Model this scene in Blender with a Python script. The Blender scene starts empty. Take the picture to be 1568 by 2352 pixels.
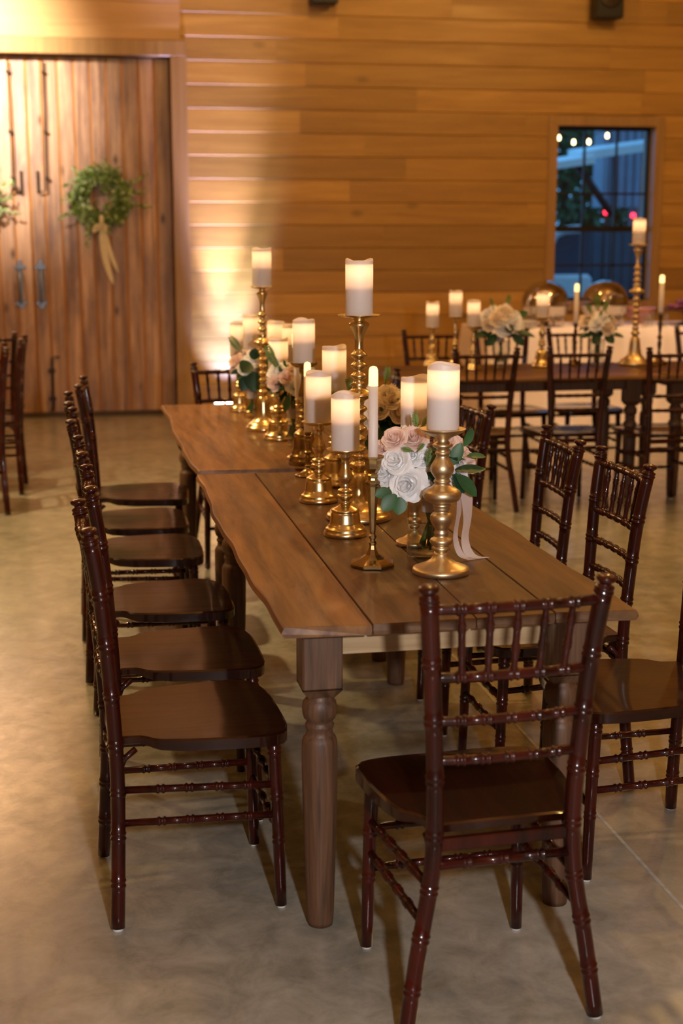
import bpy, bmesh, math, random
from mathutils import Vector, Matrix
random.seed(7)
PI = math.pi
SC = bpy.context.scene
COL = SC.collection
R = math.radians

# ------------------------------------------------------------------ camera
cam_d = bpy.data.cameras.new('camera')
cam = bpy.data.objects.new('camera', cam_d)
COL.objects.link(cam)
cam_d.sensor_fit = 'VERTICAL'
cam_d.sensor_height = 36.0
cam_d.lens = 36.0 * 3267 / 2352
cam_d.clip_start = 0.05
cam_d.clip_end = 200
TH, YAW = math.atan(650 / 3267), math.atan(634 / math.hypot(3267, 650))
cam.location = (0, 0, 1.6)
cam.rotation_euler = (PI / 2 - TH, 0, -YAW)
cam_d.dof.use_dof = True
cam_d.dof.focus_distance = 3.75
cam_d.dof.aperture_fstop = 3.2
SC.camera = cam

# ------------------------------------------------------------------ view, world, large lights
SC.view_settings.view_transform = 'Standard'
SC.view_settings.look = 'None'
SC.view_settings.gamma = 1
SC.view_settings.exposure = 0.0
SC.view_settings.use_curve_mapping = False
SC.cycles.max_bounces = 8
SC.cycles.transmission_bounces = 8
SC.cycles.diffuse_bounces = 7
SC.cycles.sample_clamp_indirect = 4.0
SC.cycles.use_light_tree = True
SC.cycles.transparent_max_bounces = 32

W = bpy.data.worlds.new('dusk_sky')
SC.world = W
W.use_nodes = True
W.node_tree.nodes['Background'].inputs[0].default_value = (0.10, 0.33, 0.66, 1)
W.node_tree.nodes['Background'].inputs[1].default_value = 2.2


def lamp(name, typ, loc, energy, color, size=0.1, target=None, spot=None, blend=0.5, parent=None):
    d = bpy.data.lights.new(name, typ)
    d.energy = energy
    d.color = color
    if typ == 'AREA':
        d.shape = 'SQUARE'
        d.size = size
    else:
        d.shadow_soft_size = size
    if spot:
        d.spot_size = R(spot)
        d.spot_blend = blend
    o = bpy.data.objects.new(name, d)
    COL.objects.link(o)
    o.location = loc
    if target is not None:
        o.rotation_euler = (Vector(target) - Vector(loc)).to_track_quat('-Z', 'Y').to_euler()
    if parent:
        o.parent = parent
    return o


WARM = (1.0, 0.60, 0.18)
# the photographer's flash, held to the right of the camera
lamp('camera_flash', 'POINT', (0.42, -0.09, 1.72), 265, (1.0, 0.97, 0.98), 0.05)
# warm pendant bulbs and chandeliers overhead
for (x, y, e) in [(-3.2, 1.5, 22), (1.47, 1.2, 26), (5.2, 1.6, 22), (-3.0, 5.4, 60), (1.47, 5.4, 150), (5.4, 5.6, 60), (-2.6, 9.6, 64), (2.0, 9.7, 58), (4.6, 8.4, 150), (1.3, -3.0, 10), (-3.0, -3, 10), (5.2, -3, 10)]:
    lamp('ceiling_bulb', 'POINT', (x, y, 4.6), e, WARM, 0.07)
# spotlight washing the barn doors from the upper left
lamp('door_spot', 'SPOT', (-2.2, 9.7, 4.3), 5600, (1.0, 0.86, 0.72), 0.06, (-1.25, 12.6, 3.05), 50, 1.0)
lamp('added_aisle_fill', 'SPOT', (-2.4, 7.0, 4.6), 1000, (1.0, 0.72, 0.34), 0.10, (-0.6, 7.0, 0.0), 78, 1.0)  # added fill lamp, out of view, brightens the floor on the left
lamp('added_cloth_fill', 'SPOT', (4.4, 8.0, 4.7), 560, (1.0, 0.72, 0.50), 0.08, (4.4, 11.05, 0.45), 36, 1.0)  # made-up lamp aimed at the buffet cloth to lift its brightness

# ------------------------------------------------------------------ material helpers


def mat(name):
    m = bpy.data.materials.new(name)
    m.use_nodes = True
    nt = m.node_tree
    return m, nt, nt.nodes['Principled BSDF']


def N(nt, t, **kw):
    n = nt.nodes.new(t)
    for k, v in kw.items():
        setattr(n, k, v)
    return n


def setin(n, **kw):
    for k, v in kw.items():
        n.inputs[k.replace('_', ' ')].default_value = v


def plain(name, col, rough=0.5, metal=0.0, var=0.0, scale=20, coat=0.0, spec=0.5, bump=0.0):
    m, nt, b = mat(name)
    b.inputs['Roughness'].default_value = rough
    b.inputs['Metallic'].default_value = metal
    b.inputs['Coat Weight'].default_value = coat
    b.inputs['Coat Roughness'].default_value = 0.12
    b.inputs['Specular IOR Level'].default_value = spec
    tc = N(nt, 'ShaderNodeTexCoord')
    no = N(nt, 'ShaderNodeTexNoise')
    no.inputs['Scale'].default_value = scale
    no.inputs['Detail'].default_value = 4
    nt.links.new(tc.outputs['Object'], no.inputs['Vector'])
    cr = N(nt, 'ShaderNodeValToRGB')
    c = Vector(col)
    cr.color_ramp.elements[0].position = 0.3
    cr.color_ramp.elements[1].position = 0.7
    cr.color_ramp.elements[0].color = (*(c * (1 - var)), 1)
    cr.color_ramp.elements[1].color = (*[min(1, v * (1 + var)) for v in c], 1)
    nt.links.new(no.outputs['Fac'], cr.inputs['Fac'])
    nt.links.new(cr.outputs['Color'], b.inputs['Base Color'])
    if bump:
        bp = N(nt, 'ShaderNodeBump')
        bp.inputs['Strength'].default_value = bump
        bp.inputs['Distance'].default_value = 0.002
        nt.links.new(no.outputs['Fac'], bp.inputs['Height'])
        nt.links.new(bp.outputs['Normal'], b.inputs['Normal'])
    return m


def wood(name, dark, light, axis='Y', grain=28, stretch=0.06, rough=0.4, coat=0.0, tone=0.5, knots=0.0,
         knot_scale=1.6, bump=0.15, blotch=0.0, blotch_col=(0.1, 0.06, 0.04), sat_shift=None):
    """board wood: grain noise stretched along the board, a tone per board from the mesh, knots"""
    m, nt, b = mat(name)
    L = nt.links.new
    tc = N(nt, 'ShaderNodeTexCoord')
    at = N(nt, 'ShaderNodeAttribute', attribute_name='tone')
    mp = N(nt, 'ShaderNodeMapping')
    s = [1, 1, 1]
    s['XYZ'.index(axis)] = stretch
    mp.inputs['Scale'].default_value = s
    L(tc.outputs['Object'], mp.inputs['Vector'])
    mu = N(nt, 'ShaderNodeMath', operation='MULTIPLY')
    mu.inputs[1].default_value = 37.0
    L(at.outputs['Fac'], mu.inputs[0])
    n1 = N(nt, 'ShaderNodeTexNoise', noise_dimensions='4D')
    setin(n1, Scale=grain, Detail=6, Roughness=0.62, Distortion=0.6)
    L(mp.outputs['Vector'], n1.inputs['Vector'])
    L(mu.outputs[0], n1.inputs['W'])
    cr = N(nt, 'ShaderNodeValToRGB')
    cr.color_ramp.elements[0].position = 0.32
    cr.color_ramp.elements[1].position = 0.68
    cr.color_ramp.elements[0].color = (*dark, 1)
    cr.color_ramp.elements[1].color = (*light, 1)
    L(n1.outputs['Fac'], cr.inputs['Fac'])
    # tone per board
    ma = N(nt, 'ShaderNodeMath', operation='MULTIPLY_ADD')
    ma.inputs[1].default_value = tone
    ma.inputs[2].default_value = 1 - tone / 2
    L(at.outputs['Fac'], ma.inputs[0])
    mx = N(nt, 'ShaderNodeVectorMath', operation='SCALE')
    L(cr.outputs['Color'], mx.inputs[0])
    L(ma.outputs[0], mx.inputs['Scale'])
    last = mx.outputs[0]
    if blotch:
        n2 = N(nt, 'ShaderNodeTexNoise', noise_dimensions='4D')
        setin(n2, Scale=3.5, Detail=4, Roughness=0.6)
        m2 = N(nt, 'ShaderNodeMapping')
        s2 = [1.6, 1.6, 1.6]
        s2['XYZ'.index(axis)] = 0.5
        m2.inputs['Scale'].default_value = s2
        L(tc.outputs['Object'], m2.inputs['Vector'])
        L(m2.outputs['Vector'], n2.inputs['Vector'])
        L(mu.outputs[0], n2.inputs['W'])
        mr = N(nt, 'ShaderNodeMapRange')
        setin(mr, From_Min=0.45, From_Max=0.72, To_Min=0.0, To_Max=blotch)
        L(n2.outputs['Fac'], mr.inputs['Value'])
        mi = N(nt, 'ShaderNodeMixRGB')
        mi.inputs[2].default_value = (*blotch_col, 1)
        L(mr.outputs[0], mi.inputs[0])
        L(last, mi.inputs[1])
        last = mi.outputs[0]
    if knots:
        vo = N(nt, 'ShaderNodeTexVoronoi', voronoi_dimensions='3D')
        vo.inputs['Scale'].default_value = knot_scale
        m3 = N(nt, 'ShaderNodeMapping')
        s3 = [1.6, 1.6, 1.6]
        s3['XYZ'.index(axis)] = 0.8
        m3.inputs['Scale'].default_value = s3
        L(tc.outputs['Object'], m3.inputs['Vector'])
        L(m3.outputs['Vector'], vo.inputs['Vector'])
        mr = N(nt, 'ShaderNodeMapRange')
        setin(mr, From_Min=0.035, From_Max=0.15 if name.startswith('stained') else 0.10, To_Min=knots, To_Max=0.0)
        L(vo.outputs['Distance'], mr.inputs['Value'])
        mi = N(nt, 'ShaderNodeMixRGB')
        mi.inputs[2].default_value = (dark[0] * .25, dark[1] * .25, dark[2] * .25, 1)
        L(mr.outputs[0], mi.inputs[0])
        L(last, mi.inputs[1])
        last = mi.outputs[0]
    L(last, b.inputs['Base Color'])
    rr = N(nt, 'ShaderNodeMapRange')
    setin(rr, From_Min=0.3, From_Max=0.7, To_Min=rough + 0.08, To_Max=rough - 0.06)
    L(n1.outputs['Fac'], rr.inputs['Value'])
    L(rr.outputs[0], b.inputs['Roughness'])
    b.inputs['Coat Weight'].default_value = coat
    b.inputs['Coat Roughness'].default_value = 0.09
    if coat > 0.5: b.inputs['Specular IOR Level'].default_value = 0.12
    if bump:
        bp = N(nt, 'ShaderNodeBump')
        bp.inputs['Strength'].default_value = bump
        bp.inputs['Distance'].default_value = 0.0012
        L(n1.outputs['Fac'], bp.inputs['Height'])
        L(bp.outputs['Normal'], b.inputs['Normal'])
    return m


def emit(name, col, strength):
    m, nt, b = mat(name)
    b.inputs['Base Color'].default_value = (*col, 1)
    b.inputs['Emission Color'].default_value = (*col, 1)
    b.inputs['Emission Strength'].default_value = strength
    return m


def translucent(name, col, fac=0.5, rough=0.5, var=0.0, scale=30, gloss=0.06):
    m, nt, b = mat(name)
    L = nt.links.new
    out = nt.nodes['Material Output']
    b.inputs['Base Color'].default_value = (*col, 1)
    b.inputs['Roughness'].default_value = rough
    tr = N(nt, 'ShaderNodeBsdfTranslucent')
    tr.inputs[0].default_value = (*col, 1)
    if var:
        tc = N(nt, 'ShaderNodeTexCoord')
        no = N(nt, 'ShaderNodeTexNoise')
        no.inputs['Scale'].default_value = scale
        L(tc.outputs['Object'], no.inputs['Vector'])
        cr = N(nt, 'ShaderNodeValToRGB')
        cr.color_ramp.elements[0].position = 0.3
        cr.color_ramp.elements[1].position = 0.7
        cr.color_ramp.elements[0].color = (*[v * (1 - var) for v in col], 1)
        cr.color_ramp.elements[1].color = (*[min(1, v * (1 + var)) for v in col], 1)
        L(no.outputs['Fac'], cr.inputs[0])
        L(cr.outputs[0], b.inputs['Base Color'])
        L(cr.outputs[0], tr.inputs[0])
    mx = N(nt, 'ShaderNodeMixShader')
    mx.inputs[0].default_value = fac
    L(b.outputs[0], mx.inputs[1])
    L(tr.outputs[0], mx.inputs[2])
    L(mx.outputs[0], out.inputs['Surface'])
    return m


def glass(name, tint=(1, 1, 1), rough=0.0):
    """thin clear glass: mostly see-through with a fresnel reflection"""
    m, nt, b = mat(name)
    L = nt.links.new
    out = nt.nodes['Material Output']
    g = N(nt, 'ShaderNodeBsdfGlossy')
    g.inputs['Roughness'].default_value = rough
    t = N(nt, 'ShaderNodeBsdfTransparent')
    t.inputs[0].default_value = (*tint, 1)
    lw = N(nt, 'ShaderNodeLayerWeight')
    lw.inputs[0].default_value = 0.5
    pw = N(nt, 'ShaderNodeMath', operation='POWER')
    pw.inputs[1].default_value = 4.0
    L(lw.outputs['Facing'], pw.inputs[0])
    fr = N(nt, 'ShaderNodeMath', operation='MULTIPLY_ADD')
    fr.inputs[1].default_value = 0.85
    fr.inputs[2].default_value = 0.045
    L(pw.outputs[0], fr.inputs[0])
    mx = N(nt, 'ShaderNodeMixShader')
    L(fr.outputs[0], mx.inputs[0])
    L(t.outputs[0], mx.inputs[1])
    L(g.outputs[0], mx.inputs[2])
    L(mx.outputs[0], out.inputs['Surface'])
    return m


M = {}
M['wall'] = wood('honey_wall_boards', (0.34, 0.175, 0.036), (0.50, 0.28, 0.064), 'X', 13, 0.07, 0.42, tone=0.5, knots=0.55, knot_scale=1.5, blotch=0.25, blotch_col=(0.30, 0.13, 0.035))
M['trim'] = wood('pine_trim', (0.30, 0.165, 0.058), (0.41, 0.24, 0.092), 'Z', 22, 0.05, 0.4, tone=0.15)
M['header'] = wood('pine_header_board', (0.44, 0.24, 0.09), (0.58, 0.34, 0.14), 'X', 14, 0.05, 0.42, tone=0.1, knots=0.5)
M['door'] = wood('stained_barn_door_planks', (0.22, 0.115, 0.070), (0.62, 0.40, 0.26), 'Z', 24, 0.04, 0.42, tone=0.45, knots=0.95, knot_scale=2.9, blotch=0.9, blotch_col=(0.15, 0.090, 0.092))
M['groove'] = plain('orange_pine_groove', (0.42, 0.17, 0.03), 0.6, var=0.2, scale=6)
M['darkwood'] = plain('dark_wood', (0.05, 0.03, 0.02), 0.6, var=0.2)
M['table'] = wood('farm_table_planks', (0.060, 0.022, 0.006), (0.190, 0.084, 0.020), 'Y', 20, 0.10, 0.50, coat=0.08, tone=1.0, knots=0.6, knot_scale=1.3, blotch=0.5, blotch_col=(0.07, 0.028, 0.013), bump=0.3)
M['tableX'] = wood('farm_table_planks_crosswise', (0.060, 0.022, 0.006), (0.190, 0.084, 0.020), 'X', 20, 0.10, 0.46, coat=0.08, tone=1.0, knots=0.6, knot_scale=1.3, blotch=0.5, blotch_col=(0.07, 0.028, 0.013), bump=0.3)
M['leg'] = wood('walnut_stained_leg', (0.050, 0.022, 0.010), (0.165, 0.080, 0.040), 'Z', 62, 0.05, 0.5, tone=0.0, knots=0.85, knot_scale=2.4, bump=0.3)
M['apron'] = wood('pale_apron_board', (0.36, 0.23, 0.11), (0.50, 0.35, 0.19), 'X', 50, 0.05, 0.55, tone=0.2)
M['mahogany'] = wood('mahogany_lacquer', (0.009, 0.0012, 0.0008), (0.052, 0.0062, 0.0032), 'Z', 18, 0.15, 0.34, coat=0.6, tone=0.0, bump=0.05)
M['seat'] = wood('mahogany_seat_lacquer', (0.010, 0.0018, 0.0008), (0.026, 0.0046, 0.0016), 'X', 26, 0.07, 0.36, coat=0.8, tone=0.0, bump=0.2)
M['glide'] = plain('pale_plastic_glide', (0.6, 0.6, 0.58), 0.5)
M['gold_matte'] = plain('satin_gold_paint', (0.70, 0.55, 0.33), 0.40, 1.0, 0.06, 60)
M['brass'] = plain('polished_brass', (0.80, 0.63, 0.32), 0.25, 1.0, 0.12, 14)
M['antique'] = plain('antique_brass', (0.42, 0.31, 0.15), 0.20, 1.0, 0.3, 20)
M['darkbrass'] = plain('dark_bronze', (0.15, 0.085, 0.04), 0.3, 1.0, 0.3, 20)
M['chrome'] = plain('polished_chrome', (0.50, 0.48, 0.46), 0.06, 1.0, 0.02)
M['black'] = plain('black_metal', (0.012, 0.011, 0.011), 0.45, 0.2, 0.1)
M['iron'] = plain('blackened_iron', (0.05, 0.032, 0.022), 0.5, 0.6, 0.2)
M['pull'] = plain('blue_grey_steel', (0.22, 0.27, 0.34), 0.35, 0.8, 0.1)
M['wax'] = translucent('ivory_wax', (0.94, 0.87, 0.83), 0.26, 0.42)
M['core'] = plain('candle_core', (0.7, 0.6, 0.5), 0.8)
M['flame'] = emit('led_flame_tip', (1.0, 0.78, 0.30), 1.9)
M['petal_w'] = translucent('white_petal', (0.97, 0.96, 0.96), 0.10, 0.6, 0.05)
M['petal_c'] = translucent('cream_petal', (0.93, 0.83, 0.68), 0.16, 0.6, 0.06)
M['petal_b'] = translucent('blush_petal', (0.92, 0.74, 0.66), 0.16, 0.6, 0.10)
M['leafg'] = translucent('green_leaf', (0.045, 0.13, 0.045), 0.2, 0.45, 0.35, 14)
M['leafd'] = translucent('dark_green_leaf', (0.012, 0.07, 0.030), 0.15, 0.45, 0.35, 14)
M['leafl'] = translucent('yellow_green_sprig', (0.16, 0.26, 0.05), 0.3, 0.5, 0.3, 20)
M['stem'] = plain('cut_stem_green', (0.06, 0.15, 0.03), 0.4, var=0.3)
M['ribbon'] = translucent('blush_silk_ribbon', (0.78, 0.66, 0.62), 0.35, 0.5, 0.04)
M['glass'] = glass('clear_glass', (0.96, 0.97, 0.97))
M['pane'] = glass('window_pane_glass', (0.92, 0.96, 0.97))
M['cloth'] = plain('cream_table_linen', (0.88, 0.74, 0.64), 0.85, var=0.04, scale=6)
M['china'] = plain('ivory_china', (0.75, 0.68, 0.6), 0.25)
M['siding'] = plain('weathered_metal_siding', (0.24, 0.24, 0.30), 0.5, var=0.12, scale=3)
M['teal'] = plain('dark_teal_siding', (0.02, 0.06, 0.08), 0.6, var=0.3, scale=2)
M['rust'] = plain('rusty_red_siding', (0.34, 0.15, 0.15), 0.6, var=0.3, scale=2)
M['white_paint'] = plain('white_paint', (0.8, 0.8, 0.82), 0.4)
M['tint_glass'] = plain('dark_vehicle_glass', (0.03, 0.08, 0.14), 0.1, spec=0.8)
M['bulb'] = emit('warm_bulb', (1.0, 0.72, 0.34), 11)
M['redlamp'] = emit('red_lamp', (1.0, 0.02, 0.05), 7)
M['lens'] = emit('stage_light_lens', (1.0, 0.86, 0.72), 22)
M['purple'] = plain('plum_coloured_fruit', (0.20, 0.05, 0.12), 0.5, var=0.5, scale=25)
M['ground'] = plain('gravel_yard', (0.10, 0.10, 0.11), 0.9, var=0.3)


def concrete():
    m, nt, b = mat('polished_concrete')
    L = nt.links.new
    tc = N(nt, 'ShaderNodeTexCoord')
    n1 = N(nt, 'ShaderNodeTexNoise'); setin(n1, Scale=1.1, Detail=8, Roughness=0.62, Distortion=0.7)
    n2 = N(nt, 'ShaderNodeTexNoise'); setin(n2, Scale=9, Detail=8, Roughness=0.7, Distortion=0.4)
    n3 = N(nt, 'ShaderNodeTexNoise'); setin(n3, Scale=240, Detail=2, Roughness=0.5)
    for n in (n1, n2, n3):
        L(tc.outputs['Object'], n.inputs['Vector'])
    cr = N(nt, 'ShaderNodeValToRGB')
    e = cr.color_ramp.elements
    e[0].position = 0.32; e[0].color = (0.150, 0.142, 0.108, 1)
    e[1].position = 0.68; e[1].color = (0.45, 0.43, 0.37, 1)
    mm = N(nt, 'ShaderNodeMath', operation='MULTIPLY_ADD'); mm.inputs[1].default_value = 0.60
    a = N(nt, 'ShaderNodeMath', operation='MULTIPLY'); a.inputs[1].default_value = 0.42
    L(n1.outputs['Fac'], a.inputs[0])
    L(n2.outputs['Fac'], mm.inputs[0]); L(a.outputs[0], mm.inputs[2])
    L(mm.outputs[0], cr.inputs['Fac'])
    mi = N(nt, 'ShaderNodeMixRGB', blend_type='MULTIPLY'); mi.inputs[0].default_value = 0.35
    L(cr.outputs[0], mi.inputs[1]); L(n3.outputs['Color'], mi.inputs[2])
    L(cr.outputs[0], b.inputs['Base Color'])
    rr = N(nt, 'ShaderNodeMapRange'); setin(rr, From_Min=0.35, From_Max=0.65, To_Min=0.27, To_Max=0.17)
    L(n2.outputs['Fac'], rr.inputs['Value']); L(rr.outputs[0], b.inputs['Roughness'])
    b.inputs['Specular IOR Level'].default_value = 0.9
    bp = N(nt, 'ShaderNodeBump'); setin(bp, Strength=0.03, Distance=0.003)
    L(n2.outputs['Fac'], bp.inputs['Height']); L(bp.outputs[0], b.inputs['Normal'])
    return m


M['floor'] = concrete()

# ------------------------------------------------------------------ mesh builder


class MB:
    def __init__(s):
        s.v, s.f, s.t, s.sm = [], [], [], []

    def add(s, vs, fs, tone=0.5, smooth=False):
        b = len(s.v)
        s.v += [tuple(v) for v in vs]
        for f in fs:
            s.f.append(tuple(b + i for i in f))
            s.t.append(tone)
            s.sm.append(smooth)

    def box(s, x0, x1, y0, y1, z0, z1, tone=0.5):
        vs = [(x, y, z) for z in (z0, z1) for y in (y0, y1) for x in (x0, x1)]
        s.add(vs, [(0, 2, 3, 1), (4, 5, 7, 6), (0, 1, 5, 4), (2, 6, 7, 3), (0, 4, 6, 2), (1, 3, 7, 5)], tone)

    def bbox(s, x0, x1, y0, y1, z0, z1, c=0.003, tone=0.5):
        """box with small chamfers on every edge"""
        bm = bmesh.new()
        bmesh.ops.create_cube(bm, size=1)
        for v in bm.verts:
            v.co = Vector(((x0 + x1) / 2 + v.co.x * (x1 - x0), (y0 + y1) / 2 + v.co.y * (y1 - y0), (z0 + z1) / 2 + v.co.z * (z1 - z0)))
        bmesh.ops.bevel(bm, geom=bm.edges[:], offset=c, segments=1, affect='EDGES')
        s.bm(bm, tone)

    def bm(s, bm, tone=0.5, smooth=False):
        bm.verts.index_update()
        s.add([v.co[:] for v in bm.verts], [[v.index for v in f.verts] for f in bm.faces], tone, smooth)
        bm.free()

    def lathe(s, prof, c=(0, 0, 0), seg=32, cap=True, tone=0.5, smooth=True, mtx=None, phase=0.0, wob=None):
        """prof: list of (r, z) from bottom to top"""
        vs, fs = [], []
        for k, (r, z) in enumerate(prof):
            for i in range(seg):
                a = 2 * PI * i / seg + phase
                rr = r
                zz = z + (wob(k, a) if wob else 0)
                vs.append(Vector((rr * math.cos(a), rr * math.sin(a), zz)))
        n = len(prof)
        for k in range(n - 1):
            for i in range(seg):
                j = (i + 1) % seg
                fs.append((k * seg + i, k * seg + j, (k + 1) * seg + j, (k + 1) * seg + i))
        if cap:
            fs.append(tuple(reversed(range(seg))))
            fs.append(tuple((n - 1) * seg + i for i in range(seg)))
        if mtx:
            vs = [mtx @ v for v in vs]
        vs = [v + Vector(c) for v in vs]
        s.add(vs, fs, tone, smooth)

    def tube(s, pts, rad, seg=10, cap=True, tone=0.5):
        """pts list of Vector, rad list or float"""
        pts = [Vector(p) for p in pts]
        n = len(pts)
        if not isinstance(rad, (list, tuple)):
            rad = [rad] * n
        vs, fs = [], []
        t0 = (pts[1] - pts[0]).normalized()
        ref = Vector((0, 0, 1)) if abs(t0.z) < 0.9 else Vector((1, 0, 0))
        u = t0.cross(ref).normalized()
        for k in range(n):
            if k == 0: t = pts[1] - pts[0]
            elif k == n - 1: t = pts[-1] - pts[-2]
            else: t = pts[k + 1] - pts[k - 1]
            t = t.normalized() if t.length > 1e-9 else t0
            u = (u - t * u.dot(t)).normalized()
            w = t.cross(u)
            for i in range(seg):
                a = 2 * PI * i / seg
                vs.append(pts[k] + (u * math.cos(a) + w * math.sin(a)) * rad[k])
        for k in range(n - 1):
            for i in range(seg):
                j = (i + 1) % seg
                fs.append((k * seg + i, k * seg + j, (k + 1) * seg + j, (k + 1) * seg + i))
        if cap:
            fs.append(tuple(reversed(range(seg))))
            fs.append(tuple((n - 1) * seg + i for i in range(seg)))
        s.add(vs, fs, tone, True)

    def sphere(s, c, r, seg=12, rings=8, sc=(1, 1, 1), tone=0.5):
        prof = [(max(1e-5, r * math.sin(PI * k / rings)), -r * math.cos(PI * k / rings)) for k in range(rings + 1)]
        s.lathe(prof, c, seg, False, tone, True, Matrix.Diagonal(Vector((*sc, 1))))

    def build(s, name, material, parent=None, auto=None):
        me = bpy.data.meshes.new(name)
        me.from_pydata(s.v, [], s.f)
        a = me.attributes.new('tone', 'FLOAT', 'FACE')
        a.data.foreach_set('value', s.t)
        me.polygons.foreach_set('use_smooth', s.sm)
        me.materials.append(material)
        me.validate()
        me.update()
        o = bpy.data.objects.new(name, me)
        COL.objects.link(o)
        if parent:
            o.parent = parent
        return o


def tag(o, label=None, cat=None, group=None, kind=None):
    if label: o['label'] = label
    if cat: o['category'] = cat
    if group: o['group'] = group
    if kind: o['kind'] = kind
    return o


def thing(name, label, cat, loc=(0, 0, 0), rz=0, group=None):
    o = bpy.data.objects.new(name, None)
    o.empty_display_size = 0.1
    COL.objects.link(o)
    o.location = loc
    o.rotation_euler = (0, 0, rz)
    return tag(o, label, cat, group)


def kids(o):
    return [c for c in COL.objects if c.parent == o]


CHILD = {}


def tree_of(o):
    return (o, [tree_of(c) for c in kids(o)])


def copy_tree(t, parent=None):
    o, ch = t
    c = o.copy()
    COL.objects.link(c)
    c.parent = parent
    for x in ch:
        copy_tree(x, c)
    return c


def dup(t, loc, rz, label, group=None):
    r = copy_tree(t)
    r.location = loc
    r.rotation_euler = (0, 0, rz)
    r['label'] = label
    if group: r['group'] = group
    return r


def struct(name, mb, m, parent=None):
    o = mb.build(name, m, parent)
    if not parent: o['kind'] = 'structure'
    return o


# ================================================================== THE ROOM
YW = 12.5
mb = MB(); mb.box(-7, 10, -7, YW + 0.3, -0.1, 0)
floor = struct('floor', mb, M['floor'])
mb = MB()
for (a, b_) in ((-7, 1.9), (1.9, 3.2), (3.2, 12.4)):
    mb.box(1.392, 1.402, a, b_, 0.0, 0.0012)
struct('trim_1', mb, plain('pale_joint_sealant', (0.42, 0.42, 0.40), 0.6, var=0.2, scale=40))
mb = MB(); mb.box(-7, 10, -7, YW + 0.3, 5.4, 5.5, 0.4)
struct('ceiling', mb, M['header'])
mb = MB(); mb.box(-7.2, -7, -7, YW + 0.3, 0, 5.4, 0.4); struct('wall_left', mb, M['wall'])
mb = MB(); mb.box(10, 10.2, -7, YW + 0.3, 0, 5.4, 0.4); struct('wall_right', mb, M['wall'])
mb = MB(); mb.box(-7.2, 10.2, -7.2, -7, 0, 5.4, 0.4); struct('wall_front', mb, M['wall'])

# back wall: horizontal shiplap boards, each with a bevelled lower edge
WX0, WX1, WZ0, WZ1 = 4.336, 5.262, 0.95, 2.505
DX1, DZ1 = 0.914, 3.02
PITCH = 0.1945


def shiplap_row(mb, z, x0, x1, rnd):
    x = x0
    first = True
    while x < x1 - 1e-6:
        ln = rnd.uniform(1.4, 3.4)
        if first: ln *= rnd.uniform(0.3, 1)
        first = False
        e = min(x1, x + ln)
        if x1 - e < 0.25: e = x1
        t = rnd.random()
        z1 = min(z + PITCH, 5.4)
        # profile (y, z): gap, chamfered lower lip, face, top
        p = [(YW + 0.006, z), (YW + 0.005, z + 0.002), (YW - 0.003, z + 0.008), (YW, z1 - 0.002), (YW + 0.006, z1)]
        g = 0.0006 if e < x1 else 0
        vs = [(xx, y, zz) for xx in (x + 0.0006, e - g) for (y, zz) in p]
        n = len(p)
        fs = [(k, k + n, k + n + 1, k + 1) for k in range(n - 1)]
        mb.add(vs, fs, t)
        x = e


mb = MB()
rnd = random.Random(3)
z = 0.0
zoff = 0.072
z = -PITCH + zoff
while z < 5.4:
    zz = max(z, 0.0) if z < 0 else z
    a, b_ = z, z + PITCH
    segs = [(1.0, 10.0)]
    if b_ > WZ0 - 0.0 and a < WZ1:
        segs = [(1.0, WX0 - 0.005), (WX1 + 0.005, 10.0)]
    if z >= 0 or True:
        for s0, s1 in segs:
            shiplap_row(mb, z, s0, s1, rnd)
    z += PITCH
# solid backing of the wall round the openings
for (x0, x1, z0, z1) in ((1.0, WX0, 0, 5.4), (WX1, 10, 0, 5.4), (WX0, WX1, 0, WZ0), (WX0, WX1, WZ1, 5.4), (-7, 1.0, DZ1 + 0.01, 5.4), (DX1, 1.0, 0, DZ1 + 0.01)):
    mb.box(x0, x1, YW + 0.012, YW + 0.26, z0, z1, 0.4)
struct('wall_back', mb, M['wall'])
# smooth board face above the doors
mb = MB()
rnd = random.Random(5)
zz = DZ1 + 0.13
while zz < 5.3:
    mb.bbox(-7, 1.002, YW - 0.014, YW + 0.03, zz, zz + 0.30, 0.003, rnd.random())
    zz += 0.302
struct('trim_2', mb, M['header'])
# door casing
mb = MB(); mb.bbox(-7, 1.05, YW - 0.024, YW + 0.1, DZ1, DZ1 + 0.128, 0.004, 0.5); struct('trim_3', mb, M['trim'])
mb = MB(); mb.bbox(DX1, 1.05, YW - 0.024, YW + 0.1, 0, DZ1, 0.004, 0.4); struct('trim_4', mb, M['trim'])
mb = MB(); mb.box(-7, 0.914, YW + 0.0, YW + 0.13, 0, 0.035); struct('trim_5', mb, M['darkwood'])  # low dark strip along the bottom of the doors
mb = MB(); mb.box(-7, -3.0, YW + 0.05, YW + 0.2, 0, DZ1, 0.4); mb.box(-7, 1.0, YW + 0.20, YW + 0.26, 0, DZ1 + 0.02, 0.4); struct('wall_back_left', mb, M['wall'])


def barn_door(name, x0, x1):
    e = bpy.data.objects.new(name, None); COL.objects.link(e); e['kind'] = 'structure'
    mb = MB(); g = MB()
    rnd = random.Random(int(x0 * 10) + 20)
    w = 0.1335
    x = x1
    while x > x0 + 0.02:
        a = max(x0, x - w)
        mb.bbox(a + 0.008, x - 0.008, YW + 0.085, YW + 0.13, 0.03, DZ1 - 0.01, 0.004, rnd.random())
        x = a
    g.box(x0, x1, YW + 0.092, YW + 0.128, 0.031, DZ1 - 0.012)
    mb.build('plank_panel', M['door'], e)
    g.build('groove_backing', M['groove'], e)
    return e


d1 = barn_door('door_1', -0.277, 0.912)
d2 = barn_door('door_2', -2.0, -0.281)
DY = YW + 0.085


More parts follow.
